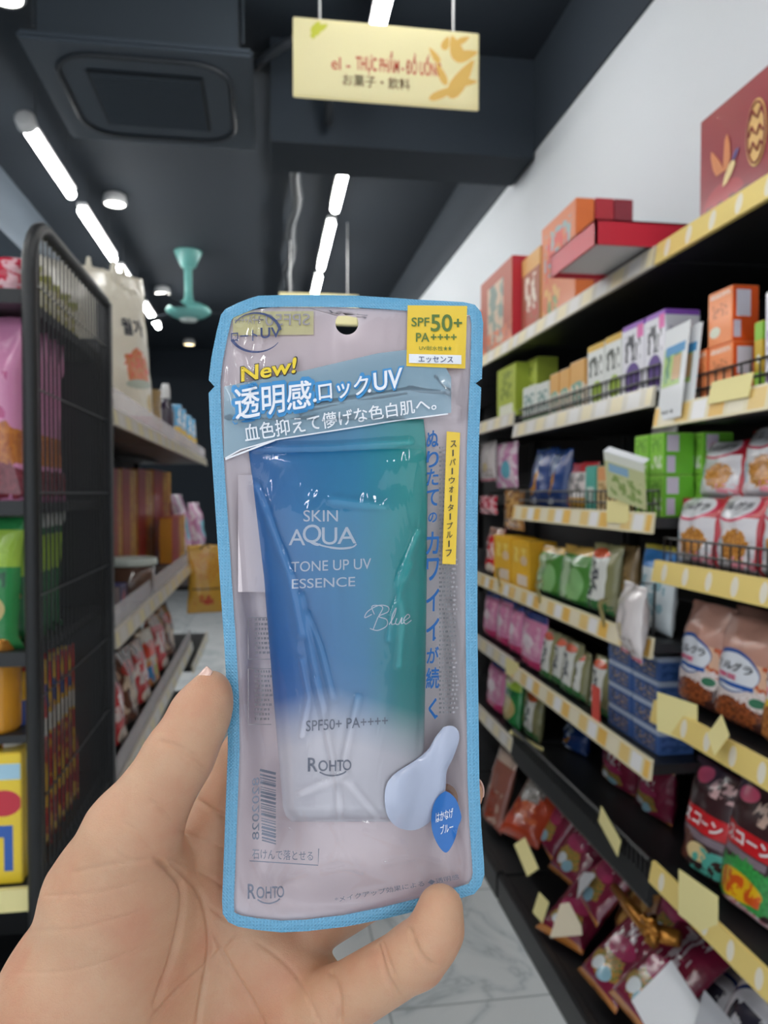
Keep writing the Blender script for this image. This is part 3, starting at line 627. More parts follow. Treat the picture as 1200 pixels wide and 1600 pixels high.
bm = bmesh.new(); box(bm, -a+.006, a-.006, -b+.006, b-.006, .012, h_-.004); obj('white_lining', bm, mwi, t)
bm = bmesh.new(); box(bm, -a, a, -b, b, h_-.004, h_); obj('top_panel', bm, mr, t)

# second shelf, near bay
og = 'orange cartons'
rbox('carton', 1083, 1103, 548, SA[2], pk['orange'], 'low orange carton at the far end, partly behind the white leaflet', .88, .05, og)
lo = rbox('carton', 1104, 1143, 540, SA[2], pk['orange'], 'low orange carton supporting the tall orange one', .88, .06, og)
zlo = onX(1123, 540, .88).z
y, w, h = slot(1103, 1141, 455, zlo, .882)
carton('carton', w, .056, h, pk['orange'], 'tall orange carton with white side panel on top of the low one', 'box', og, (.882, y, zlo+.001), (0, 0, RZ))
rbox('carton', 1174, 1190, 503, SA[2], pk['yg'], 'yellow and lime green carton beside the orange stack', .90, .07)
rbox('carton', 1191, 1228, 452, SA[2], pk['whtall'], 'tall white and lilac carton at the frame edge', .88, .07)
t = thing('leaflet', 'white leaflet with green farm picture hung over the shelf corner', 'leaflet', (.846, 1.535, 1.607), (-.1, 0, RZ-.1))
bm = bmesh.new(); box(bm, -.06, .06, -.0006, .0006, 0, .20); obj('leaflet_sheet', bm, pk['leaf'], t)
bm = bmesh.new(); box(bm, -.055, .055, -.0006, .0006, .004, .19); o = obj('back_page', bm, pk['leaf'], t); o.location = (.02, .012, .004); o.rotation_euler = (0, 0, .12)

# third shelf, near bay: white granola bags
cg = 'white and red granola bags'
lab = ['front granola bag nearest the green cartons', 'front granola bag in the middle of its row', 'front granola bag cut by the frame edge']
for k, (a, b, yt) in enumerate(((1043, 1103, 778), (1105, 1169, 776), (1173, 1240, 772))):
    rbag('granola_bag', a, b, yt, SA[3], pk['cerw'], 'white red '+lab[k], 'cereal bag', .935, .075, cg, True, sealred, [('フルグラ', (.14, .82, .76, .93), inkb, .02)], -.05)
    rbag('granola_bag', a+22, b+22, yt-4, SA[3], pk['cerw'], ('granola bag hidden in the second row, supporting the upper bags, %s' % ('far', 'mid', 'near')[k]), 'cereal bag', 1.03, .07, cg, True, None, (), -.02)
zt = SA[3]+.135
for k, (a, b, yt) in enumerate(((1078, 1142, 688), (1141, 1216, 664))):
    rbag('granola_bag', a, b, yt, zt+.012, pk['cerw'], ('smaller upper granola bag leaning beside the green cartons', 'larger upper granola bag with big black lettering')[k], 'cereal bag', .99, .075, cg, True, sealred, [('フルグラ', (.14, .80, .76, .93), inkb, .02)], -.12)
bag('cereal_bag', .2, .3, .09, pk['redcan'], 3, 'plain red bag in shadow behind the white granola bags', 'cereal bag', None, True, (1.15, 1.33, 1.288), (-.05, 0, RZ))

# fourth shelf, near bay: brown granola bags
bg = 'brown granola bags'
for k, (a, b, yt, m) in enumerate(((1042, 1103, 945, 'cerb'), (1098, 1182, 968, 'cerb'), (1172, 1250, 985, 'cery'))):
    rbag('granola_bag', a, b, yt, SA[4], pk[m], ('brown granola bag with round blue label behind the yellow card', 'brown granola bag with the largest round blue label', 'brown granola bag with a yellow round label at the frame edge')[k], 'cereal bag', .95, .095, bg, True, sealbr, [('フルグラ', (.2, .52, .78, .6), inkb, .02), ('糖質', (.25, .445, .6, .49), inkp, .02)], -.10, 1.12)
rbag('granola_bag', 1120, 1200, 955, SA[4], pk['cerb'], 'brown granola bag in shadow behind the front row', 'cereal bag', 1.07, .09, bg, True, sealbr)
# fifth shelf: chocolate cereal
hg = 'dark chocolate cereal bags'
for k, (a, b, yt, m) in enumerate(((1050, 1113, 1205, 'choc'), (1108, 1192, 1240, 'starb'), (1190, 1262, 1290, 'choc'))):
    yy = .54 if m == 'starb' else .465
    rbag('cereal_bag', a, b, yt, SA[5], pk[m], ('dark chocolate cereal bag with red banner and blue corner', 'dark chocolate cereal bag with green and yellow sale burst', 'dark chocolate cereal bag cut by the frame edge')[k], 'cereal bag', .95, .09, hg, True, sealdk, [('シスコーン', (.0 if k else .02, yy, .9, yy+.1), inkw, .03)], -.16, 1.12)
for k, (yy, x, z, r) in enumerate(((1.43, .88, .11, 6), (1.22, .90, .12, 2), (1.60, .83, .10, 4))):
    bag('granola_bag', .2, .36, .09, pk['wcer'], r, ('white granola bag with blue oval label on the bottom shelf, beneath the yellow rail', 'white granola bag on the bottom shelf at the frame corner', 'white granola bag lying low at the bottom frame edge')[k], 'cereal bag', 'white granola bags on the bottom shelf', True, (x, yy, z), (-.5 if k < 2 else -.95, 0, RZ+(0, .1, .2)[k]))
for k, (x, yy, z, r, l) in enumerate(((.80, 1.52, .30, (-.7, .2, RZ), 'white paper notice propped on the lowest granola bag'), (.84, 1.36, .31, (-.3, 0, RZ), 'grey printed notice below the near yellow rail'))):
    bm = bmesh.new(); box(bm, -.07, .07, 0, .0015, 0, .13); o = tag(obj('paper_notice', bm, (M['cardw'], pm('grey_notice', '#b4b6bc', .6))[k]), l, 'notice'); o.location = (x, yy, z); o.rotation_euler = r

# middle bay, second shelf
for k, (a, b, yt) in enumerate(((776, 805, 573), (810, 838, 564))):
    rbox('carton', a, b, yt, SB[2] if k else 1.735, pk['lime'], ('lime yellow carton at the end of the far bay', 'lime yellow carton behind the small white ones')[k], .95 if k else .90, .08, 'lime cartons')
for k, (a, b, yt) in enumerate(((808, 828, 604), (829, 848, 598))):
    rbox('carton', a+8, b+8, yt, SB[2], pk['smallw'], ('small white green carton, nearer the pouch of its pair', 'small white green carton, next to the small orange ones')[k], .88, .05, 'small white cartons')
for k, (a, b, yt) in enumerate(((858, 872, 584), (873, 888, 577), (889, 912, 564))):
    rbox('carton', a, b, yt, SB[2], pk['smallo'], 'small orange topped carton, %s, beside the white boxes' % ('lowest of three', 'middle of three', 'tallest of three')[k], .88, .06, 'small orange cartons')
for k, (a, b, yt) in enumerate(((916, 942, 538), (943, 969, 524))):
    rbox('carton', a, b, yt, SB[2], pk['whgrn'], ('white carton with green fruit, next to the small orange cartons', 'white carton with green fruit, touching the purple fruit one')[k], .88, .09, 'white cartons with green fruit')
for k, (a, b, yt) in enumerate(((970, 1004, 506), (1005, 1037, 490))):
    rbox('carton', a, b, yt, SB[2], pk['whpur'], ('white carton with purple fruit, beside the green fruit cartons', 'white carton with purple fruit and purple top, at the bay end')[k], .88, .085, 'white cartons with purple fruit')
# middle bay, third shelf
for k, (a, b, yt) in enumerate(((818, 845, 700), (846, 868, 702))):
    rbag('snack_bag', a, b, yt, SB[3], pk['bluebag'], ('navy blue bag with orange swirl, beside the hanging packs', 'navy blue bag with orange swirl, the second one')[k], 'bag', .94, .08, 'navy bags', True)
rbag('snack_bag', 876, 910, 722, SB[3], pk['redwhite'], 'red and white bag with yellow base next to the teal box', 'bag', .94, .07, None, True)
rbox('carton', 914, 931, 728, SB[3], pk['teal'], 'thin teal box beside the beige pack', .90, .06)
rbox('snack_pack', 932, 962, 728, SB[3], pk['beige'], 'beige and peach pack behind the tilted shelf card', .89, .05)
zg = SB[3]-.011; hg2 = .098
for lv in (0, 1):
    for k, (a, b) in enumerate(((990, 1013), (1014, 1037))):
        y, w, h = slot(a, b, 700, zg, .9)
        carton('carton', w-.003, .075, hg2-.001, pk['green'], 'bright green carton, %s layer, %s' % (('lower', 'upper')[lv], ('behind the card', 'at the bay end')[k]), 'box', 'bright green cartons', (.9, y, zg+lv*hg2), (0, 0, RZ))
    carton('carton', .07, .075, hg2-.001, pk['green'], 'bright green carton in the back row, %s layer' % ('lower', 'upper')[lv], 'box', 'bright green cartons', (.982, 1.66, zg+lv*hg2), (0, 0, RZ))
t = thing('shelf_card', 'pale green printed shelf card tilting out over the third shelf', 'card', (.845, 1.72, 1.425), (.55, .3, RZ+.55))
bm = bmesh.new(); box(bm, -.055, .055, -.001, .001, 0, .13); obj('card_sheet', bm, pk['talk'], t)
bm = bmesh.new(); box(bm, -.055, .055, -.001, .02, .13, .132); obj('folded_top', bm, M['cardw'], t)
bag('snack_bag', .13, .26, .05, pk['clearw'], 8, 'milky white bag standing behind the tilted shelf card', 'bag', None, False, (.95, 1.78, 1.394), (-.1, 0, RZ))
# middle bay, fourth shelf
for k, (a, b, yt) in enumerate(((772, 798, 838), (799, 827, 845))):
    rbox('carton', a, b, yt, SB[4], pk['yellowb'], ('bright yellow carton, the farther of the pair', 'bright yellow carton touching the green bags')[k], .88, .1, 'yellow cartons')
for k, (a, b, yt) in enumerate(((829, 861, 853), (863, 904, 854))):
    rbag('snack_bag', a, b, yt, SB[4], pk['greenbag'], ('glossy green bag next to the yellow cartons', 'larger glossy green bag next to the seaweed bag')[k], 'bag', .92, .08, 'glossy green bags', True)
rbag('seaweed_bag', 908, 944, 850, SB[4], pk['seaw'], 'tall brown bag with white label between green and blue bags', 'bag', .92, .07, None, True)
rbag('snack_bag', 944, 972, 852, SB[4], pk['brownb'], 'dark brown bag beside the tall white labelled one', 'bag', .96, .07, None, True)
rbag('snack_bag', 986, 1030, 852, SB[4], pk['bluewt'], 'white bag with blue and yellow top behind the milky bag', 'bag', .93, .06, None, True)
o = bag('snack_bag', .16, .17, .06, pk['clearw'], 11, 'milky clear bag drooping over the end of the fourth shelf', 'bag', None, False, (.83, 1.665, 1.07), (-.05, 0, RZ-.2))
bm = bmesh.new(); tube(bm, [(.0, .004, .15), (0, .012, .172), (0, .045, .172), (0, .048, .05)], .003, 6); obj('hanging_clip', bm, M['wire'], o)
# far bay hanging packs and fourth shelf
for k, (a, b, yt, zb, m, l) in enumerate(((752, 774, 690, 1.50, 'clearw', 'thin whitish pack hanging against the pouch edge'), (777, 808, 692, 1.47, 'pinkcan', 'pale pink pack hanging beside the navy bags'), (752, 776, 775, 1.36, 'redcan', 'small red pack hanging below the whitish one'), (790, 818, 766, 1.31, 'goldb', 'golden brown pack hanging below the middle bay corner'))):
    y, w, h = slot(a, b, yt, zb, .93); bag('hanging_pack', w*1.1, h, .03, pk[m], k+20, l, 'packet', 'hanging packs in the far bay', False, (.93, y, zb), (0, 0, RZ))
    bm = bmesh.new(); tube(bm, [(.93, y, zb+h-.005), (.93, y, zb+h+.012), (XB, y, zb+h+.02)], .003, 6); o = tag(obj('peg_hook', bm, M['wire']), 'wire peg carrying the '+l.split(' hanging')[0], 'hook', 'wire pegs in the far bay')
rbag('snack_bag', 752, 771, 825, 1.122, pk['redbag'], 'red bag between the pouch edge and the yellow cartons', 'bag', .92, .06, None, True)
# fifth shelf: pink bags, seaweed bags, blue boxes
for k, (a, b, yt, zs) in enumerate(((750, 768, 925, .86), (769, 788, 930, .86), (789, 806, 945, .86), (808, 842, 958, SB[5]))):
    rbag('candy_bag', a, b, yt, zs, pk['pinkbag'], 'pink candy bag, '+('touching the pouch edge', 'second along from the pouch', 'third along, at the end of the far bay', 'leaning in the middle bay beside the seaweed bags')[k], 'bag', .92, .06, 'pink candy bags', True, None, (), -.05 if k < 3 else .0)
for k, (a, b, yt) in enumerate(((838, 857, 985), (856, 876, 994), (870, 893, 1003), (886, 906, 1018), (914, 940, 1028))):
    rbag('seaweed_bag', a, b, yt, SB[5], pk['seaw'], 'white and olive seaweed bag, %s' % ('first, beside the leaning pink bag', 'second in the tight row', 'third in the tight row', 'fourth, ending the tight row', 'standing apart beside the blue boxes')[k], 'bag', .91+.008*(k % 2), .05, 'seaweed bags on the fifth shelf', True, None, (), -.1)
zb5 = SB[5]-.011
for lv in range(4):
    for k, (a, b) in enumerate(((952, 988), (990, 1032))):
        y, w, h = slot(a, b, 1010, zb5, .90); hh = .058
        carton('carton', w-.003, .09, hh-.001, pk['bluebox'], 'blue carton, %s of its stack, in the %s stack' % (('bottom', 'second', 'third', 'top')[lv], ('farther', 'nearer')[k]), 'box', 'stacked blue cartons', (.9, y, zb5+lv*hh), (0, 0, RZ))
bm = bmesh.new(); box(bm, -.025, .025, -.001, .001, 0, .10, bev=.001); o = tag(obj('shelf_tag', bm, pm('red_tag', '#d0483c', .5)), 'red paper tag between seaweed bags and blue cartons', 'card'); o.location = (.862, 1.925, .836); o.rotation_euler = (0, 0, RZ)
# sixth shelf
rbag('candy_bag', 754, 777, 1035, .575, pk['pinkbag'], 'pink candy bag on the lower shelf against the pouch', 'bag', .92, .06, None, True)
rbag('snack_bag', 780, 800, 1040, .575, pk['greencl'], 'green bag on the lower shelf beside the pink one', 'bag', .92, .06, None, True)
for k, (a, b, yt) in enumerate(((788, 812, 1062), (812, 832, 1082))):
    rbag('seaweed_bag', a, b, yt, .575 if k == 0 else SB[6], pk['seaw'], ('white olive bag on the lower shelf beside the green bag', 'white olive bag inside the black grille shelf')[k], 'bag', .95, .06, 'seaweed bags on the lower shelf', True)
for k, (a, b, yt, m, l) in enumerate(((872, 900, 1140, 'bluebag', 'dark blue bag deep in the grille shelf'), (930, 976, 1168, 'maroon', 'maroon bag standing in the grille shelf, the farther one'), (984, 1030, 1190, 'maroon', 'maroon bag standing in the grille shelf, near the bay end'))):
    rbag('snack_bag', a, b, yt, SB[6], pk[m], l, 'bag', 1.06, .08, None, True)
# heaped maroon tea bags on the bottom shelf
def tie(o, w, h):
    bm = bmesh.new(); n = 14
    tube(bm, [(-w*.42+w*.84*k/n, -.006-.004*math.sin(k*2.1), h*.93+.006*math.sin(k*1.3)) for k in range(n+1)], [.006+.003*abs(math.sin(k*1.9)) for k in range(n+1)], 7); obj('gold_tie', bm, gold, o, True)
random.seed(4)
hp = [(985, 1592, .85, -.9, .10, 'maroon', .20, .29, 'lowest big maroon bag at the bottom frame edge'), (930, 1548, .85, -.9, .12, 'maroon', .19, .28, 'big maroon bag beside the lowest one'), (872, 1470, .85, -1.1, .5, 'maroon', .18, .24, 'maroon bag with a cream triangle note on it'), (1045, 1500, 1.02, -.35, .1, 'maroon', .2, .28, 'maroon bag in shadow under the near yellow rail'), (975, 1470, 1.0, -.45, -.25, 'goldb', .2, .25, 'golden brown bag behind the two big maroon bags'),
      (915, 1420, .93, -.7, -.1, 'maroon', .2, .27, 'maroon bag leaning behind the cream note'), (880, 1375, .95, -.7, .2, 'maroon', .19, .27, 'maroon bag in the middle of the heap'), (850, 1325, .96, -.6, -.1, 'maroon', .19, .26, 'maroon bag under the grille, near the orange bag'), (808, 1312, .88, -.8, .5, 'orangeb', .2, .3, 'orange red bag with dark print on the bottom shelf'), (768, 1290, .88, -.25, .1, 'brownpink', .19, .3, 'brownish pink bag standing at the pouch edge'), (842, 1270, 1.04, -.4, 0, 'goldb', .2, .26, 'shiny brown bag top behind the orange red bag')]
for k, (px, py, x, ln, rz, m, w, h, l) in enumerate(hp):
    p = onX(px, py, x); zb_ = max(.093, min(p.z, .30))
    o = bag('tea_bag', w, h, .07, pk[m], 30+k*1.7, l, 'bag', 'heap of bags on the bottom shelf', True, (x, p.y, zb_), (ln, 0, RZ+rz))
    if m in ('maroon', 'goldb'): tie(o, w, h)
for k, (x, yy, z, r, s, l) in enumerate(((.83, 2.03, .245, (-.9, .3, RZ), .06, 'cream triangular note lying on the maroon heap'), (.93, 2.14, .30, (-.7, -.4, RZ), .05, 'white square note above the maroon heap'))):
    bm = bmesh.new(); prism(bm, [(-s, .0), (s*.2, -s*1.1), (s, .35*s), (s*.6, s*.5), (-s*.8, s*.45)], .0015); o = tag(obj('paper_note', bm, (pm('cream_note', '#d8cdb4', .6), M['cardw'])[k]), l, 'note'); o.location = (x, yy, z); o.rotation_euler = r

t = bmesh.new(); P = [onX(960, 1415, .92), onX(985, 1450, .90), onX(1010, 1482, .90), onX(1032, 1492, .92), onX(1062, 1500, .95)]
tube(t, [p+Vector((0, 0, .05)) for p in P], [.012, .016, .018, .022, .02], 8); c = P[3]+Vector((-.02, 0, .06))
for k in range(6): tube(t, [c, c+Vector((.012*math.cos(k), .028*math.cos(k*1.05), .028*math.sin(k*1.05))), c+Vector((-.01, .03*math.cos(k*1.05+.6), .03*math.sin(k*1.05+.6))), c], [.006, .012, .012, .006], 6)
tag(obj('gold_ribbon', t, gold, None, True), 'crumpled gold ribbon with a knot lying across the maroon bags', 'ribbon')

# yellow cards clipped to the rails
def card(px, py, X, w, h, label, rot=(0, 0, 0), m='card'):
    p = onX(px, py, X); bm = bmesh.new(); box(bm, -w/2, w/2, -.0008, .0008, -h/2, h/2, bev=.0005)
    o = tag(obj('price_card', bm, M[m]), label, 'card', 'yellow cards on the shelf rails'); o.location = p; o.rotation_euler = (rot[0], rot[1], RZ+rot[2])
card(1057, 1122, .85, .115, .085, 'largest yellow card, in front of the brown granola bag', (0, 0, .25))
card(1122, 1148, .838, .08, .05, 'small yellow card leaning under the round blue label', (-.5, .2, -.4))
card(1090, 1415, .846, .115, .095, 'yellow card in front of the chocolate cereal bags', (0, 0, .15))
card(1140, 608, .85, .13, .045, 'beige card in front of the orange cartons', (-.2, 0, 0))
card(965, 800, .846, .10, .055, 'pale card below the tilted shelf card', (0, 0, .1))
card(800, 1045, .848, .11, .06, 'yellow card at the corner of the pink candy shelf', (0, 0, .1))
card(952, 1298, .846, .12, .05, 'pale yellow card on the black grille', (0, .35, 0))
card(822, 1338, .83, .14, .045, 'yellow card lying at the edge of the bottom shelf', (-.9, .3, 0))
card(845, 1418, .81, .05, .07, 'small yellow card standing by the bottom shelf front', (-.2, .2, .3))
card(822, 1157, .9, .16, .012, 'thin yellow strip inside the black grille shelf', (-.4, .15, .5))
for k, (px, py, l) in enumerate(((781, 903, 'farthest curled yellow tag on the fourth shelf rail'), (844, 925, 'curled yellow tag below the glossy green bags'), (944, 958, 'curled yellow tag below the seaweed bag'), (1000, 992, 'curled yellow tag below the milky clear bag'))):
    p = onX(px, py, .848); t = bmesh.new()
    pts = [(0, .0, -.035), (0, -.006, .0), (0, -.012, .02), (0, -.006, .034), (0, .006, .036)]
    a = [[t.verts.new((s*.014*(1 if i else .7), y, z)) for s in (-1, 1)] for i, (x, y, z) in enumerate(pts)]
    for A, B in zip(a, a[1:]): t.faces.new((A[0], A[1], B[1], B[0]))
    bmesh.ops.solidify(t, geom=list(t.faces), thickness=.0008)
    o = tag(obj('rail_tag', t, M['card'], None, True), l, 'tag', 'curled yellow tags'); o.location = p; o.rotation_euler = (0, 0, RZ)

# ------------------------------------------------------------------ the gondola and mesh end rack on the left
LX = -.42
def lbay(y0, L, shelves, label):
    t = thing('gondola_bay', label, 'shelving', (0, y0, 0), 0, 'gondola shelving bays')
    bm = bmesh.new(); box(bm, -.90, -.88, .001, L-.001, 0, 1.7); obj('back_panel', bm, M['back'], t)
    for y in (.02, L-.02):
        bm = bmesh.new(); box(bm, -.88, -.85, y-.018, y+.018, 0, 1.75, bev=.003); obj('upright', bm, M['black'], t)
    for z, g in shelves: shelf_board(t, L, z, LX, -.88, M['railL'], 1, guard=g)
    bm = bmesh.new(); box(bm, -.88, -.44, .003, L-.003, 0, .1, bev=.004); obj('base_plinth', bm, M['black'], t)
    return t
lbay(2.17, 1.06, [(1.68, 'clear'), (1.07, 'clear'), (.64, 'clear')], 'gondola shelving bay right behind the black mesh rack')
lbay(3.24, 1.06, [(1.68, 'clear'), (1.07, 'clear'), (.64, 'clear')], 'second gondola bay, next to the pouch edge')
lbay(4.31, 1.06, [(1.68, 'clear'), (.95, None), (.5, None)], 'third gondola bay in shadow beside the pouch')
LZ = PI/2
def lslot(x0, x1, yt, zb, X):
    ya, yb = onX(x0, 800, X).y, onX(x1, 800, X).y; return (ya+yb)/2, abs(yb-ya), onX((x0+x1)/2, yt, X).z-zb
def lbox(name, x0, x1, yt, zs, mat, label, X=-.47, d=.1, group=None):
    zb = zs-.011; y, w, h = lslot(x0, x1, yt, zb, X); return carton(name, w-.003, d, h, mat, label, 'box', group, (X, y, zb), (0, 0, LZ))
def lbag(name, x0, x1, yt, zs, mat, label, X=-.5, t=.07, group=None, turn=0, wmax=.24, lean=-.1):
    zb = zs-.011; y, w, h = lslot(x0, x1, yt, zb, X); return bag(name, min(w, wmax), h, t, mat, x0*.31 % 13, label, 'bag', group, True, (X, y, zb), (lean, 0, LZ+turn))
# rice sack and neighbours on the top shelf
r = bag('rice_sack', .55, .60, .14, pk['rice'], 5.3, 'large cream rice sack with red food picture on the left shelf', 'sack', None, True, (-.585, 2.97, 1.669), (-.02, -.1, 1.0), None, [('월가', (.60, .60, .84, .70), inkb, .03)], 22, 30)
bm = bmesh.new()
for k in range(7):
    a = k*.9; tube(bm, [(.02+.03*k-.0, .01*math.sin(a), .52), (.0+.03*k, .02*math.cos(a), .57+.02*math.sin(k)), (-.01+.03*k, .03*math.sin(a*1.7), .61+.025*math.cos(k*2.2))], [.022, .02, .006], 7)
obj('gathered_top', bm, pk['rice'], r, True)
bag('rice_sack', .26, .32, .1, pk['clearw'], 7, 'grey milky sack behind the rice sack', 'sack', None, True, (-.66, 3.5, 1.669), (-.1, 0, .7))
bag('snack_bag', .2, .26, .08, pk['brownb'], 9, 'small beige sack between the rice sack and the bottle', 'sack', None, True, (-.55, 3.62, 1.669), (-.1, 0, .7))
t = thing('bottle', 'dark purple bottle with white cap beside the blue yellow packs', 'bottle', (-.49, 3.86, 1.669))
bm = bmesh.new(); lathe(bm, [(0, 0), (.04, 0), (.042, .01), (.042, .17), (.03, .21), (.018, .225), (.018, .24)], 18); obj('bottle_body', bm, pm('dark_purple_bottle', '#2a1c34', .2, coat=.5), t, True)
bm = bmesh.new(); lathe(bm, [(.022, .238), (.022, .28), (.016, .31), (0, .312)], 16); obj('cap', bm, M['cap'], t, True)
for k, yy in enumerate((4.05, 4.27, 4.6, 4.85)):
    bag('snack_pack', .17, .24, .05, pk['blueyel'], 40+k, 'blue and yellow pack on the left top shelf, %s' % ('beside the bottle', 'second from the bottle', 'third from the bottle', 'fourth from the bottle')[k], 'packet', 'blue and yellow packs', True, (-.48, yy, 1.669), (-.1, 0, .9))
# tall red and gold packs
for k, (a, b, yt) in enumerate(((177, 191, 732), (192, 214, 733), (216, 239, 734), (241, 267, 736))):
    lbox('gift_pack', a, b, yt, 1.07, pk['gift'], 'tall red and gold pack, %s' % ('half hidden by the rack post', 'second from the rack post', 'third from the rack post', 'tallest, farthest from the rack post')[k], -.66, .08, 'tall red and gold packs')
lbox('gift_pack', 269, 289, 806, 1.07, pk['gift'], 'short red and yellow pack beside the tall ones', -.52, .07)
t = thing('plastic_tub', 'brown plastic tub with pale lid on the left middle shelf', 'tub', (-.505, 2.92, 1.059))
bm = bmesh.new(); lathe(bm, [(0, 0), (.08, 0), (.086, .01), (.095, .13), (0, .13)], 24); obj('tub_body', bm, pm('brown_clear_tub', '#5a4034', .15, coat=.6), t, True)
bm = bmesh.new(); lathe(bm, [(.1, .128), (.102, .135), (.1, .15), (.09, .153), (0, .15)], 24); obj('lid', bm, pm('pale_lid', '#c4ccc4', .3, alpha=.9), t, True)
carton('carton', .26, .04, .22, pk['purple'], 'dark purple box tilted behind the tub', 'box', None, (-.60, 2.98, 1.059), (-.15, 0, LZ))
carton('carton', .12, .06, .09, pk['purple'], 'dark blue box low beside the tub, next to the rack post', 'box', None, (-.47, 2.62, 1.059), (0, 0, LZ))
for k, (a, b, yt) in enumerate(((270, 296, 772), (292, 322, 785))):
    lbag('snack_bag', a, b, yt, 1.07, pk['pinkcan'], ('crumpled pinkish bag behind the short red pack', 'crumpled pinkish bag next to the pouch')[k], -.56+.06*k, .1, 'crumpled pinkish bags', -.3, .2)
o = bag('hanging_pack', .20, .37, .05, pk['hang'], 4.4, 'orange and yellow pack hanging at the shelf end beside the pouch', 'packet', None, False, (-.335, 4.25, .80), (0, 0, .25))
bm = bmesh.new(); tube(bm, [(-.03, 0, .345), (0, 0, .375), (.03, 0, .345)], .004, 6); obj('hanging_clip', bm, M['wire'], o)
# lower shelf
for k, (yy, m, h, l) in enumerate(((2.33, 'cocoa', .27, 'brown snack bag beside the rack post'), (2.55, 'redbag', .25, 'red snack bag with white print, first on the lower shelf'), (2.80, 'cocoa', .27, 'brown snack bag between two red ones'), (3.05, 'redbag', .25, 'red snack bag with white print, second on the lower shelf'), (3.32, 'mixbag', .25, 'multicoloured snack bag on the lower shelf'), (3.6, 'redbag', .27, 'red snack bag with white print, farthest on the lower shelf'), (3.9, 'cocoa', .27, 'brown snack bag near the hanging orange pack'))):
    bag('snack_bag', .22, h, .08, pk[m], 50+k, l, 'bag', 'snack bags on the left lower shelf', True, (-.50, yy, .629), (-.1, 0, LZ-.15))
for k, (yy, m) in enumerate(((2.35, 'mixbag'), (2.6, 'mixbag'), (2.88, 'redbag'), (3.2, 'clearw'))):
    bag('snack_bag', .24, .34, .09, pk[m], 60+k, 'snack bag on the left bottom shelf, %s' % ('multicoloured, beside the rack post', 'multicoloured, second from the post', 'red, behind the hand', 'milky, behind the hand')[k], 'bag', 'snack bags on the left bottom shelf', True, (-.52, yy, .10), (-.1, 0, LZ-.15))

# black mesh end rack
t = thing('mesh_display_rack', 'black wire mesh display rack with rounded top corner holding pink and green bags', 'rack', (LX, 1.46, 0))
bm = bmesh.new(); Lr = .665
arch = [(0, 0, .0), (0, 0, 1.84)] + [(0, .11-.11*math.cos(k*PI/12), 1.84+.11*math.sin(k*PI/12)) for k in range(1, 7)] + [(0, Lr-.02, 1.95)]
tube(bm, arch, .0135, 10); obj('arched_post', bm, M['black'], t, True)
bm = bmesh.new(); box(bm, -.02, .012, Lr-.02, Lr+.02, 0, 1.955, bev=.004); obj('rear_post', bm, M['black'], t)
bm = bmesh.new()
for k in range(21): 
    yy = .03+k*.03; tube(bm, [(0, yy, .05), (0, yy, 1.95 if yy > .11 else 1.86+.1*math.sqrt(max(0, 1-((.11-yy)/.11)**2)))], .0026, 5)
for k in range(10): tube(bm, [(.003, .01, .12+k*.19), (.003, Lr-.02, .12+k*.19)], .0018, 5)
obj('mesh_panel', bm, M['wire'], t)
bm = bmesh.new(); box(bm, -.9, -.012, Lr-.03, Lr-.012, .02, 1.85); obj('back_panel', bm, M['back'], t)
for z, rl in ((1.81, None), (1.43, None), (1.155, None), (.72, 1), (.3, None)):
    bm = bmesh.new(); box(bm, -.9, -.014, .02, Lr-.03, z-.02, z); s = obj('shelf', bm, M['black'], t)
    bm = bmesh.new(); box(bm, -.9, -.016, .008, .02, z-.035 if rl else z-.02, z+.006); obj('shelf_lip', bm, M['card'] if rl else M['black'], s)
for k in range(5):
    bag('chocolate_pack', .24, .352, .05, pk['pinkbar'], 2+k, 'pink chocolate pack in the mesh rack, %s from the front' % ('first', 'second', 'third', 'fourth', 'fifth')[k], 'packet', 'pink packs in the mesh rack', False, (-.568, 1.53+k*.068, 1.43), (-.06, 0, .0), None, (), 14, 18)
bag('snack_bag', .24, .25, .06, pk['greencl'], 5, 'lime and cream snack bag at the front of the rack', 'bag', 'green bags in the mesh rack', True, (-.575, 1.53, 1.155), (-.08, 0, 0))
for k in range(4):
    bag('snack_bag', .24, .26, .05, pk['greensnack'], 6+k, 'dark green snack bag in the mesh rack, %s behind the lime bag' % ('first', 'second', 'third', 'fourth')[k], 'bag', 'green bags in the mesh rack', True, (-.568, 1.60+k*.062, 1.155), (-.08, 0, 0))
for k in range(6):
    bag('noodle_pack', .09, .37, .04, pk['noodle'], 16+k*.9, 'red and yellow noodle pack upright behind the mesh, %s from the front' % ('first', 'second', 'third', 'fourth', 'fifth', 'sixth')[k], 'packet', 'red and yellow noodle packs', True, (-.47, 1.57+k*.06, .72), (-.04, 0, 1.05))
t = thing('jar', 'amber jar with gold lid at the left frame edge', 'jar', (-.51, 1.545, 1.0)); 
bm = bmesh.new(); lathe(bm, [(0, 0), (.04, 0), (.043, .01), (.043, .12), (.036, .14)], 18); obj('jar_glass', bm, pm('amber_jar', '#d8942c', .15, coat=.6), t, True)
bm = bmesh.new(); lathe(bm, [(.04, .138), (.041, .172), (.038, .178), (0, .178)], 18); obj('lid', bm, gold, t, True)
carton('snack_box', .16, .06, .245, pk['yelbox'], 'yellow snack box with red circle at the left frame edge', 'box', None, (-.535, 1.50, .722), (0, 0, 0))
bm = bmesh.new(); box(bm, -.9, -.445, 1.50, 1.58, .985, 1.0); o = tag(obj('display_board', bm, M['black']), 'narrow black ledge carrying the amber jar', 'ledge')
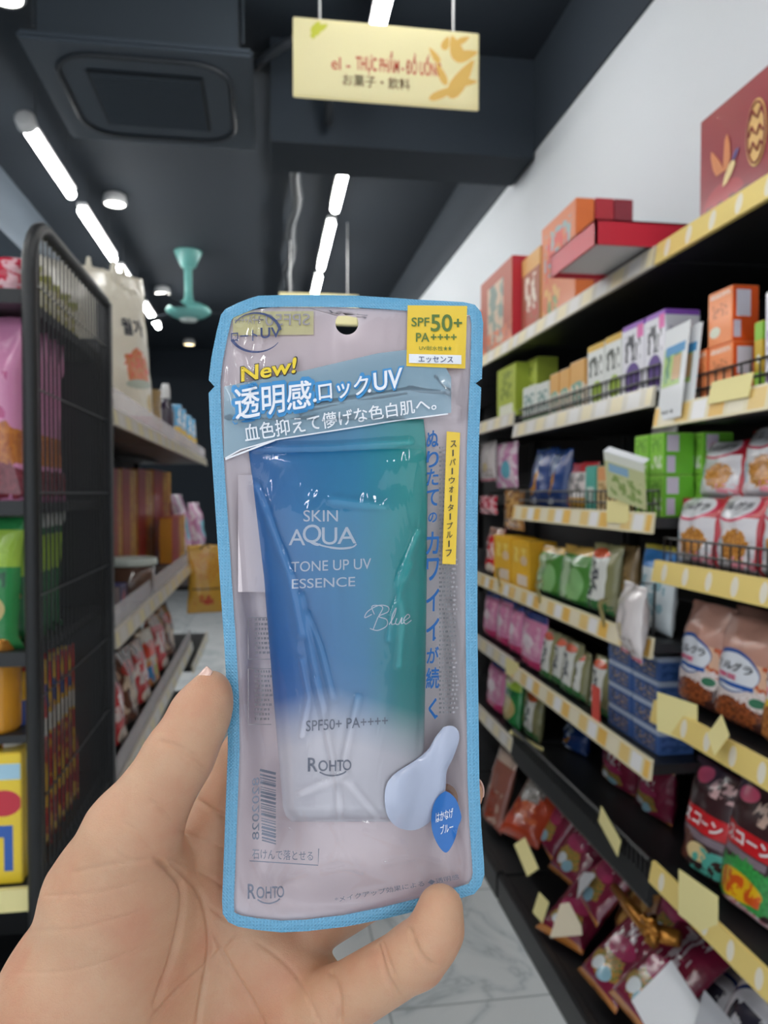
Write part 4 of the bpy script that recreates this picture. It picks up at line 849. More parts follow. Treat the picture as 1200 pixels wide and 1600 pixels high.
for k in range(5):
    bag('snack_packet', .12, .08, .04, pk['chip'], 70+k, 'pale green packet on top of the mesh rack, %s from the arch' % ('first', 'second', 'third', 'fourth', 'fifth')[k], 'packet', 'pale packets on the rack top', True, (-.49, 1.57+k*.072, 1.811), (-.05, 0, .3))
bag('snack_packet', .13, .075, .05, pk['redcan'], 80, 'shiny red packet on the rack top at the left frame edge', 'packet', None, True, (-.505, 1.52, 1.811), (-.05, 0, 0))

# ------------------------------------------------------------------ the held pouch (local frame: x right, y up, z to the viewer, metres)
HAND_M = Matrix.Translation(EYE+fw*D) @ RM
S0 = .12                                   # the pouch leans back: its bottom is nearer
def tilt(v): return -S0*(960-v)*D/F
def PL(u, v, z):                            # z in metres above the pouch plane
    zz = tilt(min(v, 1650))+z; k = (D-zz)/F
    return ((u-600)*k, (800-v)*k, zz)

OUT = [(345,492),(352,483),(372,473),(390,466),(404,462),(440,461),(500,461),(560,462),(610,465),(650,468),(690,470),(725,472),(742,476),(752,488),(755,505),(754,560),(753,592),(743,599),(752,606),(750,650),(748,700),(747,760),(746,830),(746,900),(746,980),(747,1060),(748,1140),(749,1220),(752,1290),(756,1345),(757,1366),(752,1384),(741,1397),(715,1405),(660,1421),(600,1436),(540,1448),(480,1455),(440,1457),(400,1453),(372,1448),(357,1441),(348,1428),(347,1408),(350,1330),(353,1250),(356,1170),(355,1090),(350,1000),(345,930),(340,850),(334,760),(328,670),(326,614),(335,604),(326,594),(330,560),(338,520)]
def inset(P, d, skip=()):
    n = len(P); o = []
    for i in range(n):
        a, b = P[(i-2) % n], P[(i+2) % n]; tx, ty = b[0]-a[0], b[1]-a[1]; L = math.hypot(tx, ty)
        o.append((P[i][0]-ty/L*d, P[i][1]+tx/L*d))
    return o
_flat = [p for p in OUT]; _flat[17] = (752.5, 599); _flat[54] = (326, 604)
INN = inset(_flat, 18.5)
def xs(P, v):
    r = []
    for (a, b), (c, d) in zip(P, P[1:]+P[:1]):
        if (b <= v < d) or (d <= v < b): r.append(a+(c-a)*(v-b)/(d-b))
    return (min(r), max(r)) if r else None
def lerp_tab(tab, v):
    if v <= tab[0][0]: return tab[0][1]
    for (a, x), (b, y) in zip(tab, tab[1:]):
        if v <= b: return x+(y-x)*(v-a)/(b-a)
    return tab[-1][1]
TL = [(655,386),(700,388),(800,400),(900,412),(1000,420),(1100,428),(1200,437),(1262,442),(1276,447),(1284,456)]
TR = [(655,662),(700,666),(760,668),(900,667),(1050,665),(1150,663),(1230,660),(1262,657),(1276,652),(1284,644)]
TT = [(655,.0012),(700,.0014),(720,.0045),(800,.0105),(900,.015),(1050,.0185),(1200,.020),(1265,.0195),(1284,.016)]
def tube_h(u, v):                           # front height of the tube above the pouch plane
    if v < 655 or v > 1285: return None
    a, b = lerp_tab(TL, v), lerp_tab(TR, v); s = (u-(a+b)/2)/((b-a)/2)
    if abs(s) > 1: return None
    return .001+lerp_tab(TT, v)*.55*math.sqrt(max(0, 1-s**2*1.0))
RIDGES = [([(470,640),(560,622),(640,610),(700,612)], 8, .0022), ([(490,1060),(505,1120),(528,1230)], 3.5, .0014), ([(470,1030),(482,1090),(470,1150)], 3.5, .0011), ([(480,960),(500,1010),(520,1090)], 4, .0012), ([(645,880),(612,960),(608,1000)], 3.5, .0014), ([(395,1345),(415,1385),(425,1425)], 3.5, .0014), ([(470,1330),(430,1395)], 3.5, .0014), ([(560,1395),(610,1385),(640,1400)], 4, .0014), ([(360,500),(372,560),(395,610)], 3.5, .0012), ([(680,590),(725,640)], 4, .0012), ([(415,1405),(480,1418),(560,1415)], 4, .0016), ([(505,1362),(540,1356),(566,1360)], 4, .0016), ([(440,1375),(480,1362)], 3.5, .0012), ([(600,1350),(650,1340),(690,1350)], 4, .0014), ([(570,1300),(620,1320)], 4, .0012), ([(520,780),(600,790)], 6, .0006), ([(540,1210),(470,1240)], 5, .0007), ([(545,1225),(590,1280)], 5, .0007), ([(700,940),(716,1020),(722,1120)], 3.5, .001), ([(712,1300),(724,1350),(720,1385)], 3.5, .0014), ([(500,1348),(530,1340),(560,1350)], 7, .0014), ([(400,700),(520,698),(640,690)], 5, .0008), ([(470,930),(490,1040),(508,1110)], 4, .0011), ([(560,1090),(528,1230),(532,1310),(520,1345)], 5, .0012), ([(655,830),(622,910),(632,960),(625,1040)], 5, .0012), ([(330+80,480),(398,560)], 4, .0008),
          ([(400,760),(452,900),(470,990)], 7, .0012), ([(450,1300),(420,1370),(440,1420)], 5, .0011), ([(620,1310),(660,1370),(650,1400)], 6, .001), ([(690,960),(700,1120),(690,1230)], 6, .0008), ([(360,1330),(385,1390),(400,1420)], 4, .001), ([(520,1290),(560,1360),(640,1390)], 6, .0012)]
def seg_d(u, v, pl):
    best = 1e9
    for (a, b), (c, d) in zip(pl, pl[1:]):
        L = (c-a)**2+(d-b)**2; t = max(0, min(1, ((u-a)*(c-a)+(v-b)*(d-b))/L)); best = min(best, math.hypot(u-a-t*(c-a), v-b-t*(d-b)))
    return best
def film_h(u, v):
    e = xs(INN, v)
    if not e: return .0006
    m = sm(min(u-e[0], e[1]-u)/26)*sm((v-470)/60)*sm((1440-v)/70)
    if v < 655: base = .0035*sm((v-480)/200)
    else:
        a, b = lerp_tab(TL, v), lerp_tab(TR, v); w = (b-a)/2; s = abs(u-(a+b)/2)/w; T = lerp_tab(TT, v)*.55+.001
        if v > 1284: T = T*sm((1440-v)/156)+.001
        base = T*(math.sqrt(max(0, 1-min(s, .93)**2)) if s < .93 else .3676*max(0, 1-(s-.93)/.42)**1.3)
        base += .0006
    r = 0
    for pl, wd, hh in RIDGES: r += hh*math.exp(-(seg_d(u, v, pl)/wd)**2)
    r += .0005*noise.noise((u*.02, v*.012, 3))
    h = m*(base+r)+.0006
    th = tube_h(u, v)
    return max(h, th+.0004) if th is not None else h

pouch = thing('sunscreen_pouch', 'blue edged clear pouch with a blue sunscreen tube inside, held in the hand', 'package')
pouch.matrix_world = HAND_M @ Matrix.Translation(PL(550, 1456, 0)); PO = Vector(PL(550, 1456, 0))
def pl(u, v, z): return Vector(PL(u, v, z))-PO
HOLE = (542, 505, 18)
def sheet_bm(P, hf, du=6, dv=6, hole=True, nu=None):
    vv = [p[1] for p in P]; v0, v1 = min(vv)+.4, max(vv)-.4
    nv = int((v1-v0)/dv); nu = nu or int((max(p[0] for p in P)-min(p[0] for p in P))/du)
    bm = bmesh.new(); G = []
    for j in range(nv+1):
        v = v0+(v1-v0)*j/nv; a, b = xs(P, v) or (545, 545); row = []
        for i in range(nu+1):
            u = a+(b-a)*i/nu; row.append((u, v, bm.verts.new(pl(u, v, hf(u, v)))))
        G.append(row)
    keep = {}
    for j in range(nv):
        for i in range(nu):
            q = [G[j][i], G[j+1][i], G[j+1][i+1], G[j][i+1]]
            if hole and math.hypot(sum(x[0] for x in q)/4-HOLE[0], sum(x[1] for x in q)/4-HOLE[1]) < HOLE[2]:
                for x in q: keep[x[2]] = x
                continue
            try: bm.faces.new([x[2] for x in q])
            except ValueError: pass
    for vt, (u, v, _) in keep.items():
        if not vt.link_faces: bm.verts.remove(vt); continue
        r = math.hypot(u-HOLE[0], v-HOLE[1]) or 1; a, b = HOLE[0]+(u-HOLE[0])/r*HOLE[2], HOLE[1]+(v-HOLE[1])/r*HOLE[2]
        vt.co = pl(a, b, hf(a, b))
    return bm
mb = pm('pouch_back_film', '#f4e4e8', .4); add_bump(mb, 90, .25, .002, 2)
def back_h(u, v):
    e = xs(INN, v); m = sm(min(u-e[0], e[1]-u)/40) if e else 0
    return -.0006-m*.45/.55*.55*(lerp_tab(TT, v) if v > 655 else 0)*.8*sm((1440-v)/100)
obj('back_film', sheet_bm(INN, back_h, 5, 5), mb, pouch, True)
# blue sealed border with fine embossed ribs
ms = pm('blue_seal_border', '#68add4', .2, coat=.6); nb = NB(ms); oc = nb.obj()
sp = nb.n.new('ShaderNodeSeparateXYZ'); nb.l.new(oc, sp.inputs[0])
w1 = nb.math('SINE', nb.math('MULTIPLY', sp.outputs[0], 2*PI/.0011)); w2 = nb.math('SINE', nb.math('MULTIPLY', sp.outputs[1], 2*PI/.0011))
bp = nb.n.new('ShaderNodeBump'); bp.inputs['Strength'].default_value = .6; bp.inputs['Distance'].default_value = .0002
nb.l.new(nb.math('ADD', nb.math('MULTIPLY', w1, w2), nb.math('MULTIPLY', w2, .5)), bp.inputs['Height']); nb.l.new(bp.outputs[0], nb.n['Principled BSDF'].inputs['Normal'])
bm = bmesh.new(); n = len(OUT); R = []
for i in range(n):
    R.append([bm.verts.new(pl(*p, z)) for p, z in ((OUT[i], .0002), (((OUT[i][0]+INN[i][0])/2, (OUT[i][1]+INN[i][1])/2), .0006), (INN[i], .0006), (INN[i], -.0006), (OUT[i], -.0002))])
for i in range(n):
    A, B = R[i], R[(i+1) % n]
    for k in range(5): bm.faces.new((A[k], A[(k+1) % 5], B[(k+1) % 5], B[k]))
bmesh.ops.recalc_face_normals(bm, faces=bm.faces)
obj('seal_border', bm, ms, pouch)
# the tube
mtb = pm('tube_gradient_print', '#3f86bd', .38, coat=.25); nb = NB(mtb); uv = nb.uv(); sp = nb.n.new('ShaderNodeSeparateXYZ'); nb.l.new(uv, sp.inputs[0])
topc = nb.ramp(sp.outputs[0], [(0, '#3374ba'), (.25, '#3a8cc8'), (.6, '#3c9fca'), (.85, '#2cb2b6'), (1, '#2aaea6')])
lowc = nb.ramp(sp.outputs[0], [(0, '#3a66b2'), (.3, '#3878bd'), (.65, '#3b93c6'), (.85, '#27a2a4'), (1, '#1f9a98')])
mid = nb.mix(nb.ramp(sp.outputs[1], [(.35, '#ffffff'), (.8, '#000000')]), topc, lowc)
fade = nb.math('SUBTRACT', sp.outputs[1], nb.math('MULTIPLY', nb.math('ABSOLUTE', nb.math('SUBTRACT', sp.outputs[0], .45)), -.14))
nb.l.new(nb.mix(nb.ramp(fade, [(.22, '#ffffff'), (.28, '#dddddd'), (.36, '#444444'), (.44, '#000000')]), mid, hx('#e6e2ea')), nb.n['Principled BSDF'].inputs['Base Color'])
bm = bmesh.new(); u_ = uvl(bm); rings = []; VV = [655,662,670,680,690,700,704,712,725,740,760]+list(range(780,1260,20))+[1260,1268,1276,1281,1284]
for v in VV:
    a, b = lerp_tab(TL, v), lerp_tab(TR, v); T = lerp_tab(TT, v); ring = []
    for k in range(48):
        th = k*2*PI/48; s = -math.cos(th); u = (a+b)/2+s*(b-a)/2; z = math.sin(th)
        zz = .001+T*.55*z if z >= 0 else .001+T*.5*z*.75
        if v < 703: zz += .00025*math.sin(u*.9)
        ring.append((bm.verts.new(pl(u, v, zz)), (u-388)/280, (1285-v)/600))
    rings.append(ring)
for A, B in zip(rings, rings[1:]):
    for k in range(48):
        q = [A[k], B[k], B[(k+1) % 48], A[(k+1) % 48]]; f = bm.faces.new([x[0] for x in q])
        for lp, x in zip(f.loops, q): lp[u_].uv = x[1:]
bm.faces.new([x[0] for x in rings[0]]); bm.faces.new([x[0] for x in rings[-1]][::-1])
bmesh.ops.recalc_face_normals(bm, faces=bm.faces)
tubeo = obj('sunscreen_tube', bm, mtb, pouch, True)
# clear glossy front film
mfl = bpy.data.materials.new('clear_film'); mfl.use_nodes = True; nb = NB(mfl); nn = nb.n; nn.remove(nn['Principled BSDF'])
tr = nn.new('ShaderNodeBsdfTransparent'); gl = nn.new('ShaderNodeBsdfGlossy'); gl.inputs['Roughness'].default_value = .035
df = nn.new('ShaderNodeBsdfTranslucent'); df.inputs[0].default_value = (.9, .86, .88, 1)
fr = nn.new('ShaderNodeFresnel'); fr.inputs[0].default_value = 1.5
oc = nb.obj(); bp = nn.new('ShaderNodeBump'); bp.inputs['Strength'].default_value = .8; bp.inputs['Distance'].default_value = .0014
nb.l.new(nb.noise(nb.vm('MULTIPLY', oc, (1.6, .7, 1)), 42, 3, .6), bp.inputs['Height'])
nb.l.new(bp.outputs[0], gl.inputs['Normal']); nb.l.new(bp.outputs[0], fr.inputs['Normal'])
m1 = nn.new('ShaderNodeMixShader'); m1.inputs[0].default_value = .06; nb.l.new(tr.outputs[0], m1.inputs[1]); nb.l.new(df.outputs[0], m1.inputs[2])
m2 = nn.new('ShaderNodeMixShader'); nb.l.new(nb.math('MULTIPLY', fr.outputs[0], 1.0), m2.inputs[0]); nb.l.new(m1.outputs[0], m2.inputs[1]); nb.l.new(gl.outputs[0], m2.inputs[2])
nb.l.new(m2.outputs[0], nn['Material Output'].inputs[0])
obj('front_film', sheet_bm(INN, film_h, 3, 3), mfl, pouch, True)['label'] = 'clear wrinkled front film'

# printing on the pouch
def fm(q, hf, dz):
    (ax, ay), (bx, by), (cx, cy), (dx, dy) = q         # tl, tr, br, bl in pixels
    def fn(x, y):
        a = 1-y
        u = (ax*(1-x)+bx*x)*(1-a)+(dx*(1-x)+cx*x)*a; v = (ay*(1-x)+by*x)*(1-a)+(dy*(1-x)+cy*x)*a
        return pl(u, v, (hf(u, v) or .001)+dz)
    return fn
def rect(x0, y0, x1, y1): return [(x0, y0), (x1, y0), (x1, y1), (x0, y1)]
def patch(name, poly, hf, dz, mat, parent=None, label=None, nu=14, nv=14, th=0):
    """printed patch over a quad outline, following the surface below"""
    fn = fm(poly, hf, dz); bm = bmesh.new()
    G = [[bm.verts.new(fn(i/nu, j/nv)) for i in range(nu+1)] for j in range(nv+1)]
    for j in range(nv):
        for i in range(nu): bm.faces.new((G[j][i], G[j][i+1], G[j+1][i+1], G[j+1][i]))
    o = obj(name, bm, mat, parent or pouch, True)
    if label: o['label'] = label
    return o
def blob(name, pts, hf, dz, mat, parent=None, label=None, rings=5, bulge=0):
    """closed outline filled concentrically, following the surface, optionally domed"""
    cx, cy = sum(p[0] for p in pts)/len(pts), sum(p[1] for p in pts)/len(pts); bm = bmesh.new(); R = []
    for k in range(rings, 0, -1):
        s = k/rings
        R.append([bm.verts.new(pl(cx+(x-cx)*s, cy+(y-cy)*s, (hf(cx+(x-cx)*s, cy+(y-cy)*s) or .001)+dz+bulge*math.sqrt(max(0, 1-s**3)))) for x, y in pts])
    c = bm.verts.new(pl(cx, cy, (hf(cx, cy) or .001)+dz+bulge)); n = len(pts)
    for A, B in zip(R, R[1:]):
        for i in range(n): bm.faces.new((A[i], A[(i+1) % n], B[(i+1) % n], B[i]))
    for i in range(n): bm.faces.new((R[-1][i], R[-1][(i+1) % n], c))
    bmesh.ops.recalc_face_normals(bm, faces=bm.faces)
    o = obj(name, bm, mat, parent or pouch, True)
    if label: o['label'] = label
    return o
def line(bm, pts, wd, hf, dz):
    n = len(pts); L = []
    for i in range(n):
        a, b = pts[max(0, i-1)], pts[min(n-1, i+1)]; tx, ty = b[0]-a[0], b[1]-a[1]; l = math.hypot(tx, ty) or 1
        w = wd[i] if isinstance(wd, list) else wd
        L.append([bm.verts.new(pl(pts[i][0]+s*ty/l*w/2, pts[i][1]-s*tx/l*w/2, (hf(*pts[i]) or .001)+dz)) for s in (-1, 1)])
    for A, B in zip(L, L[1:]): bm.faces.new((A[0], A[1], B[1], B[0]))
def curve(pts, n=8):
    o = []; P = [pts[0]]+pts+[pts[-1]]
    for i in range(1, len(P)-2):
        p0, p1, p2, p3 = P[i-1:i+3]
        for k in range(n):
            t = k/n; o.append(tuple(.5*(2*p1[j]+(p2[j]-p0[j])*t+(2*p0[j]-5*p1[j]+4*p2[j]-p3[j])*t*t+(3*p1[j]-p0[j]-3*p2[j]+p3[j])*t**3) for j in (0, 1)))
    return o+[pts[-1]]
def words(name, items, hf, dz, mat, parent=None, label=None, lines=(), flip=False):
    bm = bmesh.new()
    for it in items:
        s, q = it[0], it[1]; off = it[2] if len(it) > 2 else 0; sh = it[3] if len(it) > 3 else 0
        put_text(bm, s, fm(q if len(q) == 4 and isinstance(q[0], tuple) else rect(*q), hf, dz), off, sh, flip)
    for pts, wd in lines: line(bm, pts, wd, hf, dz)
    o = obj(name, bm, mat, parent or pouch)
    if label: o['label'] = label
    return o
ink = dict(navy=pm('navy_ink', '#3d4a78', .5), blue=pm('blue_ink', '#155fa6', .45), white=pm('white_ink', '#f2f4fa', .4), grey=pm('grey_ink', '#7d8294', .5), green=pm('olive_ink', '#5c7a3a', .5),
           yel=pm('yellow_ink', '#f3d43a', .4), dark=pm('dark_ink', '#3e3d3a', .5), out=pm('outline_blue_ink', '#3f93cf', .45), pgrey=pm('grey_ink_and_reflection', '#a09aa0', .6), pale=pm('badge_reflection_yellow', '#f0e8b8', .5), lb=pm('deep_blue_print', '#1e6cbc', .35, coat=.3))
FH, TH = film_h, (lambda u, v: tube_h(u, v))
def HF(u, v): return film_h(u, v)
# on the tube
mw = pm('tube_white_print', '#dfe6f2', .35, emit=0)
words('brand_lettering', [('SKIN', rect(474,797,528,815), .004), ('A', rect(451,827,477,852), .004), ('Q', [(473,820),(502,819),(502,853),(473,854)], .004), ('U', rect(503,824,527,851), .004), ('A', [(527,824),(557,823),(557,849),(527,850)], .004)], TH, .0002, mw, tubeo, 'white brand lettering on the tube',
      lines=[(curve([(487,846),(505,853),(530,857),(550,855),(557,850)]), [2.5]*12+[3.4]*12+[2.4]*9)])
words('product_lettering', [('TONE UP UV', [(455,878),(580,872),(580,889),(455,894)], .004), ('ESSENCE', [(456,905),(555,901),(555,916),(456,920)], .004)], TH, .0002, mw, tubeo, 'white capital lettering on the tube')
scr = [curve([(585,960),(581,948),(590,946),(598,950),(590,966),(583,984)]), curve([(581,960),(570,965),(575,955),(592,946),(606,948),(606,956),(592,963),(604,968),(604,978),(590,985),(578,982)]), curve([(608,976),(616,962),(619,950),(613,962),(612,975),(618,974)]), curve([(620,966),(618,974),(623,975),(628,965),(627,974),(632,972)]), curve([(632,970),(640,964),(637,960),(631,968),(634,975),(643,969)])]
words('script_lettering', [], TH, .0002, mw, tubeo, 'thin white handwritten word on the tube', lines=[(p, 1.6) for p in scr])
words('grade_lettering', [('SPF50+ PA++++', [(478,1126),(606,1118),(606,1134),(478,1143)], .004)], TH, .0002, ink['grey'], tubeo, 'grey lettering on the tube')
def maker_logo(name, x0, y0, x1, y1, hf, parent, mat, lab):
    w, h = x1-x0, y1-y0; sw = curve([(x0+.27*w, y1+.02*h), (x0+.42*w, y1+.22*h), (x0+.62*w, y1+.27*h), (x0+.8*w, y1+.12*h), (x0+.88*w, y1-.05*h)])
    words(name, [('R', rect(x0, y0, x0+.22*w, y1-.02*h), .012), ('O', rect(x0+.24*w, y0+.18*h, x0+.46*w, y1-.04*h), .012), ('H', rect(x0+.49*w, y0+.18*h, x0+.65*w, y1-.05*h), .012), ('T', rect(x0+.67*w, y0+.16*h, x0+.82*w, y1-.07*h), .012), ('O', rect(x0+.8*w, y0+.13*h, x0+1.0*w, y1-.1*h), .012)], hf, .0002, mat, parent, lab, [(sw, 2.2)])
maker_logo('maker_lettering', 481, 1184, 549, 1206, TH, tubeo, ink['grey'], 'grey maker lettering on the tube')
# front badge's reflection painted on the back film, then back printing seen through
bh = lambda u, v: .0
words('painted_lettering_reflection', [('SPF50+', [(398,491),(484,490),(484,508),(398,509)]), ('PA++++', [(366,494),(398,493),(398,506),(366,507)])], back_h, .0014, ink['pgrey'], None, 'faint painted reflection of the grade lettering behind the film', flip=True)
patch('painted_badge_reflection', [(364,487),(490,486),(490,523),(364,524)], back_h, .0008, ink['pale'], None, 'faint painted reflection of the yellow badge')
bm = bmesh.new()
for y in list(range(760,905,28))+[]: pass
for y0, y1 in ((965,1030), (1045,1132)):
    line(bm, [(388,y0),(388,y1)], 1.2, bh, .0004); line(bm, [(388,y0),(424,y0)], 1.2, bh, .0004); line(bm, [(388,y1),(424,y1)], 1.2, bh, .0004)
random.seed(5)
for k in range(22):
    y = 968+k*7.4
    if 1026 < y < 1047: continue
    x = 398
    while x < 422:
        w = random.uniform(2, 5); line(bm, [(x, y), (x+w, y-.4)], 3.6, bh, .0004); x += w+1.6
for k in range(60):
    y = 700+k*7
    if y < 1120:
        x = 686
        while x < 712:
            w = random.uniform(2, 5); line(bm, [(x, y), (x+w, y-.4)], 3.2, bh, .0004); x += w+2
obj('back_small_print', bm, ink['pgrey'], pouch)
bm = bmesh.new(); y = 1205; random.seed(9)
while y < 1318:
    w = random.choice((1.4, 2, 2.8, 4)); line(bm, [(406+(y-1205)*.03, y-2), (431, y+4)], w, bh, .0004); y += w+random.choice((1.6, 2.2, 3))
put_text(bm, '8202028', fm([(394,1312),(394,1216),(405,1214),(405,1312)], bh, .0004), .006, 0, True)
obj('barcode', bm, ink['grey'], pouch)['label'] = 'grey barcode on the back'
patch('white_panel', rect(372,742,416,925), bh, .0003, pm('pale_white_print', '#e6d9de', .4))
# on the front film
z1, z2, z3 = .0003, .0006, .0009
myb = pm('badge_yellow_print', '#f6cf3e', .35, coat=.3)
patch('yellow_badge', [(637,477),(730,478),(727,576),(635,572)], HF, z1, myb, None, 'yellow rating badge')
words('badge_lettering', [('SPF', [(643,496),(671,496),(671,510),(643,510)], .012), ('50', [(673,491),(707,491),(707,518),(673,518)], .016), ('+', rect(709,498,722,511), .02), ('PA', [(650,520),(671,520),(671,534),(650,534)], .012)]+[('+', rect(673+k*10.5,522,682+k*10.5,531), .02) for k in range(4)], HF, z2, ink['green'], None, 'green grade lettering on the badge')
words('badge_small_lettering', [('UV耐水性', [(655,540),(692,541),(692,548),(655,547)]), ('★★', [(693,540),(706,540),(706,548),(693,548)])], HF, z2, ink['green'])
patch('badge_white_strip', [(639,553),(721,555),(721,569),(639,567)], HF, z2, ink['white'])
words('badge_strip_lettering', [('エッセンス', [(654,556),(708,557),(708,567),(654,566)], .006)], HF, z3, ink['navy'])
arc = lambda a0, a1, rx, ry, n=18: [(400+rx*math.cos(math.radians(a0+(a1-a0)*k/n)), 520-ry*math.sin(math.radians(a0+(a1-a0)*k/n))) for k in range(n+1)]
words('oval_logo', [('ロート', [(361,519),(402,515),(402,532),(361,534)], .014), ('UV', [(407,512),(439,511),(439,527),(407,529)], .014)], HF, z2, ink['navy'], None, 'navy oval logo', [(arc(8, 150, 38, 31), [5-4*k/18 for k in range(19)]), (arc(200, 330, 40, 30), [5-4*k/18 for k in range(19)])])
words('new_outline', [('New!', [(370,573),(465,556),(467,584),(375,599)], .045, .15)], HF, z1, ink['dark'])
words('new_lettering', [('New!', [(372,574),(463,558),(465,582),(377,597)], .02, .15)], HF, z2, ink['yel'], None, 'yellow word with dark outline')
mband = bpy.data.materials.new('grey_blue_band'); mband.use_nodes = True; nb = NB(mband); b = nb.n['Principled BSDF']; b.inputs['Base Color'].default_value = hx('#93b2c4'); b.inputs['Alpha'].default_value = .8; b.inputs['Roughness'].default_value = .22; b.inputs['Coat Weight'].default_value = .6
add_bump(mband, 60, .25, .0015, 2)
fnb = []
def band_bm():
    bm = bmesh.new(); n, m = 40, 10; G = []
    for j in range(m+1):
        row = []
        for i in range(n+1):
            x = i/n; u = 350+x*355; top = lerp_tab([(350,604),(480,578),(590,552),(640,546),(700,592)], u) if u < 660 else lerp_tab([(660,560),(700,575),(705,590)], u)
            bot = lerp_tab([(350,716),(375,702),(430,686),(520,672),(620,656),(705,645)], u)
            v = top+(bot-top)*j/m; row.append(bm.verts.new(pl(u, v, film_h(u, v)+.0001)))
        G.append(row)
    for j in range(m):
        for i in range(n): bm.faces.new((G[j][i], G[j][i+1], G[j+1][i+1], G[j+1][i]))
    return bm
obj('slogan_band', band_bm(), mband, pouch, True)['label'] = 'translucent grey blue slogan band'
h1 = [('透明感', [(366,607),(486,594),(486,636),(369,657)]), ('.', [(489,623),(495,622),(495,628),(489,629)]), ('ロック', [(497,598),(575,586),(575,616),(499,627)]), ('.', [(575,608),(580,607),(580,613),(575,614)]), ('UV', [(583,583),(629,574),(627,606),(585,611)])]
words('slogan_outline', [(s, [(q[0][0]-3, q[0][1]-3), (q[1][0]+3, q[1][1]-3), (q[2][0]+3, q[2][1]+3), (q[3][0]-3, q[3][1]+3)] if len(s) > 1 else q, .075) for s, q in h1], HF, z2, ink['out'])
words('slogan_lettering', [(s, q, .016) for s, q in h1], HF, .0010, ink['white'], None, 'white slogan lettering with blue outline')
words('second_slogan', [('血色抑えて儚げな色白肌へ。', [(380,664),(680,619),(682,640),(384,691)], .012)], HF, .0013, ink['white'])
patch('band_edge_line', [(352,716),(430,686),(430,689),(352,719)], HF, z2, ink['white'])
bm = bmesh.new(); line(bm, [(u, lerp_tab([(350,717),(375,703),(430,687),(520,673),(620,657),(705,646)], u)) for u in range(352, 706, 12)], 2.2, HF, z2); obj('band_lower_edge', bm, ink['white'], pouch)
def column_text(s, x, ys, w, h, off, tilt_=0):
    it = []
    for ch, y in zip(s, ys):
        if ch == ' ': continue
        ww, hh = (w*.35, h*.3) if ch in '.。' else (w, h)
        if ch == '続': ww, hh = w*1.1, h*1.15
        if ch == 'ー': ww, hh = w*.22, h
        xo = x+tilt_*(y-ys[0]); it.append((ch, [(xo-ww/2, y-hh/2), (xo+ww/2, y-hh/2-1), (xo+ww/2, y+hh/2-1), (xo-ww/2, y+hh/2)], off))
    return it
cs = 'ぬりたてのカワイイが続く'; cy = [686,718,746,778,809,849,890,938,984,1024,1060,1108]
it = []
for ch, y in zip(cs, cy):
    big = ch in 'カワイ'; w, h = (19, 34) if big else (18, 25)
    if ch == 'の': w, h = 13, 15
    if ch in '続': w, h = 20, 32
    if ch == 'く': w, h = 12, 32
    it.append((ch, [(676.5-w/2,y-h/2),(676.5+w/2,y-h/2-1),(676.5+w/2-1,y+h/2-1),(676.5-w/2-1,y+h/2)], .022))
words('vertical_slogan', it+[('.', rect(677,995,681,999)), ('.', rect(680,1117,684,1121))], HF, .0010, ink['blue'], None, 'blue vertical slogan')
patch('yellow_strip', [(698,674),(719,676),(712,882),(691,881)], HF, .0006, myb, None, 'yellow vertical strip', 6, 40)
words('strip_lettering', [it_ for k, ch in enumerate('スーパーウォータープルーフ') for it_ in column_text(ch, 708.5-k*.62, [694+k*14.2], 9 if ch != 'ォ' else 7, 10 if ch != 'ー' else 9, .012)], HF, .0010, ink['dark'])
mdrop = pm('lavender_cream_print', '#bcc3da', .25, coat=.6)
drop = curve([(693,1136),(706,1134),(716,1142),(717,1158),(708,1184),(698,1206),(696,1235),(690,1262),(672,1284),(648,1297),(622,1293),(606,1276),(601,1250),(604,1226),(618,1208),(646,1190),(668,1172),(680,1152),(693,1136)], 4)[:-1]
blob('cream_drop', drop, HF, .0003, mdrop, None, 'pale lavender drop of cream', 6, .0022)
lem = [(696,1236),(704,1240),(713,1250),(718,1264),(721,1278),(716,1292),(712,1308),(706,1322),(698,1332),(690,1328),(681,1314),(675,1296),(674,1276),(678,1256),(686,1243)]
DH = lambda u, v: film_h(u, v)+.0026
blob('blue_badge', curve(lem+[lem[0]], 4)[:-1], DH, 0, ink['lb'], None, 'deep blue lemon shaped badge')
words('blue_badge_lettering', [('はかなげ', [(681,1270),(708,1262),(708,1277),(681,1286)], .012), ('ブルー', [(688,1290),(708,1284),(708,1298),(688,1304)], .012)], DH, .0003, ink['white'])
words('wash_note', [('石けんで落とせる', [(394,1326),(489,1330),(489,1345),(394,1342)], .004)], HF, z2, ink['grey'], None, None, [([(390,1345),(497,1352),(498,1326)], 1.5)])
maker_logo('maker_mark', 387, 1381, 444, 1405, HF, pouch, ink['grey'], 'grey maker lettering low on the film')
words('foot_note', [('*メイクアップ効果による ◆透明感', [(523,1402),(716,1366),(718,1374),(524,1411)])], HF, z2, ink['grey'])

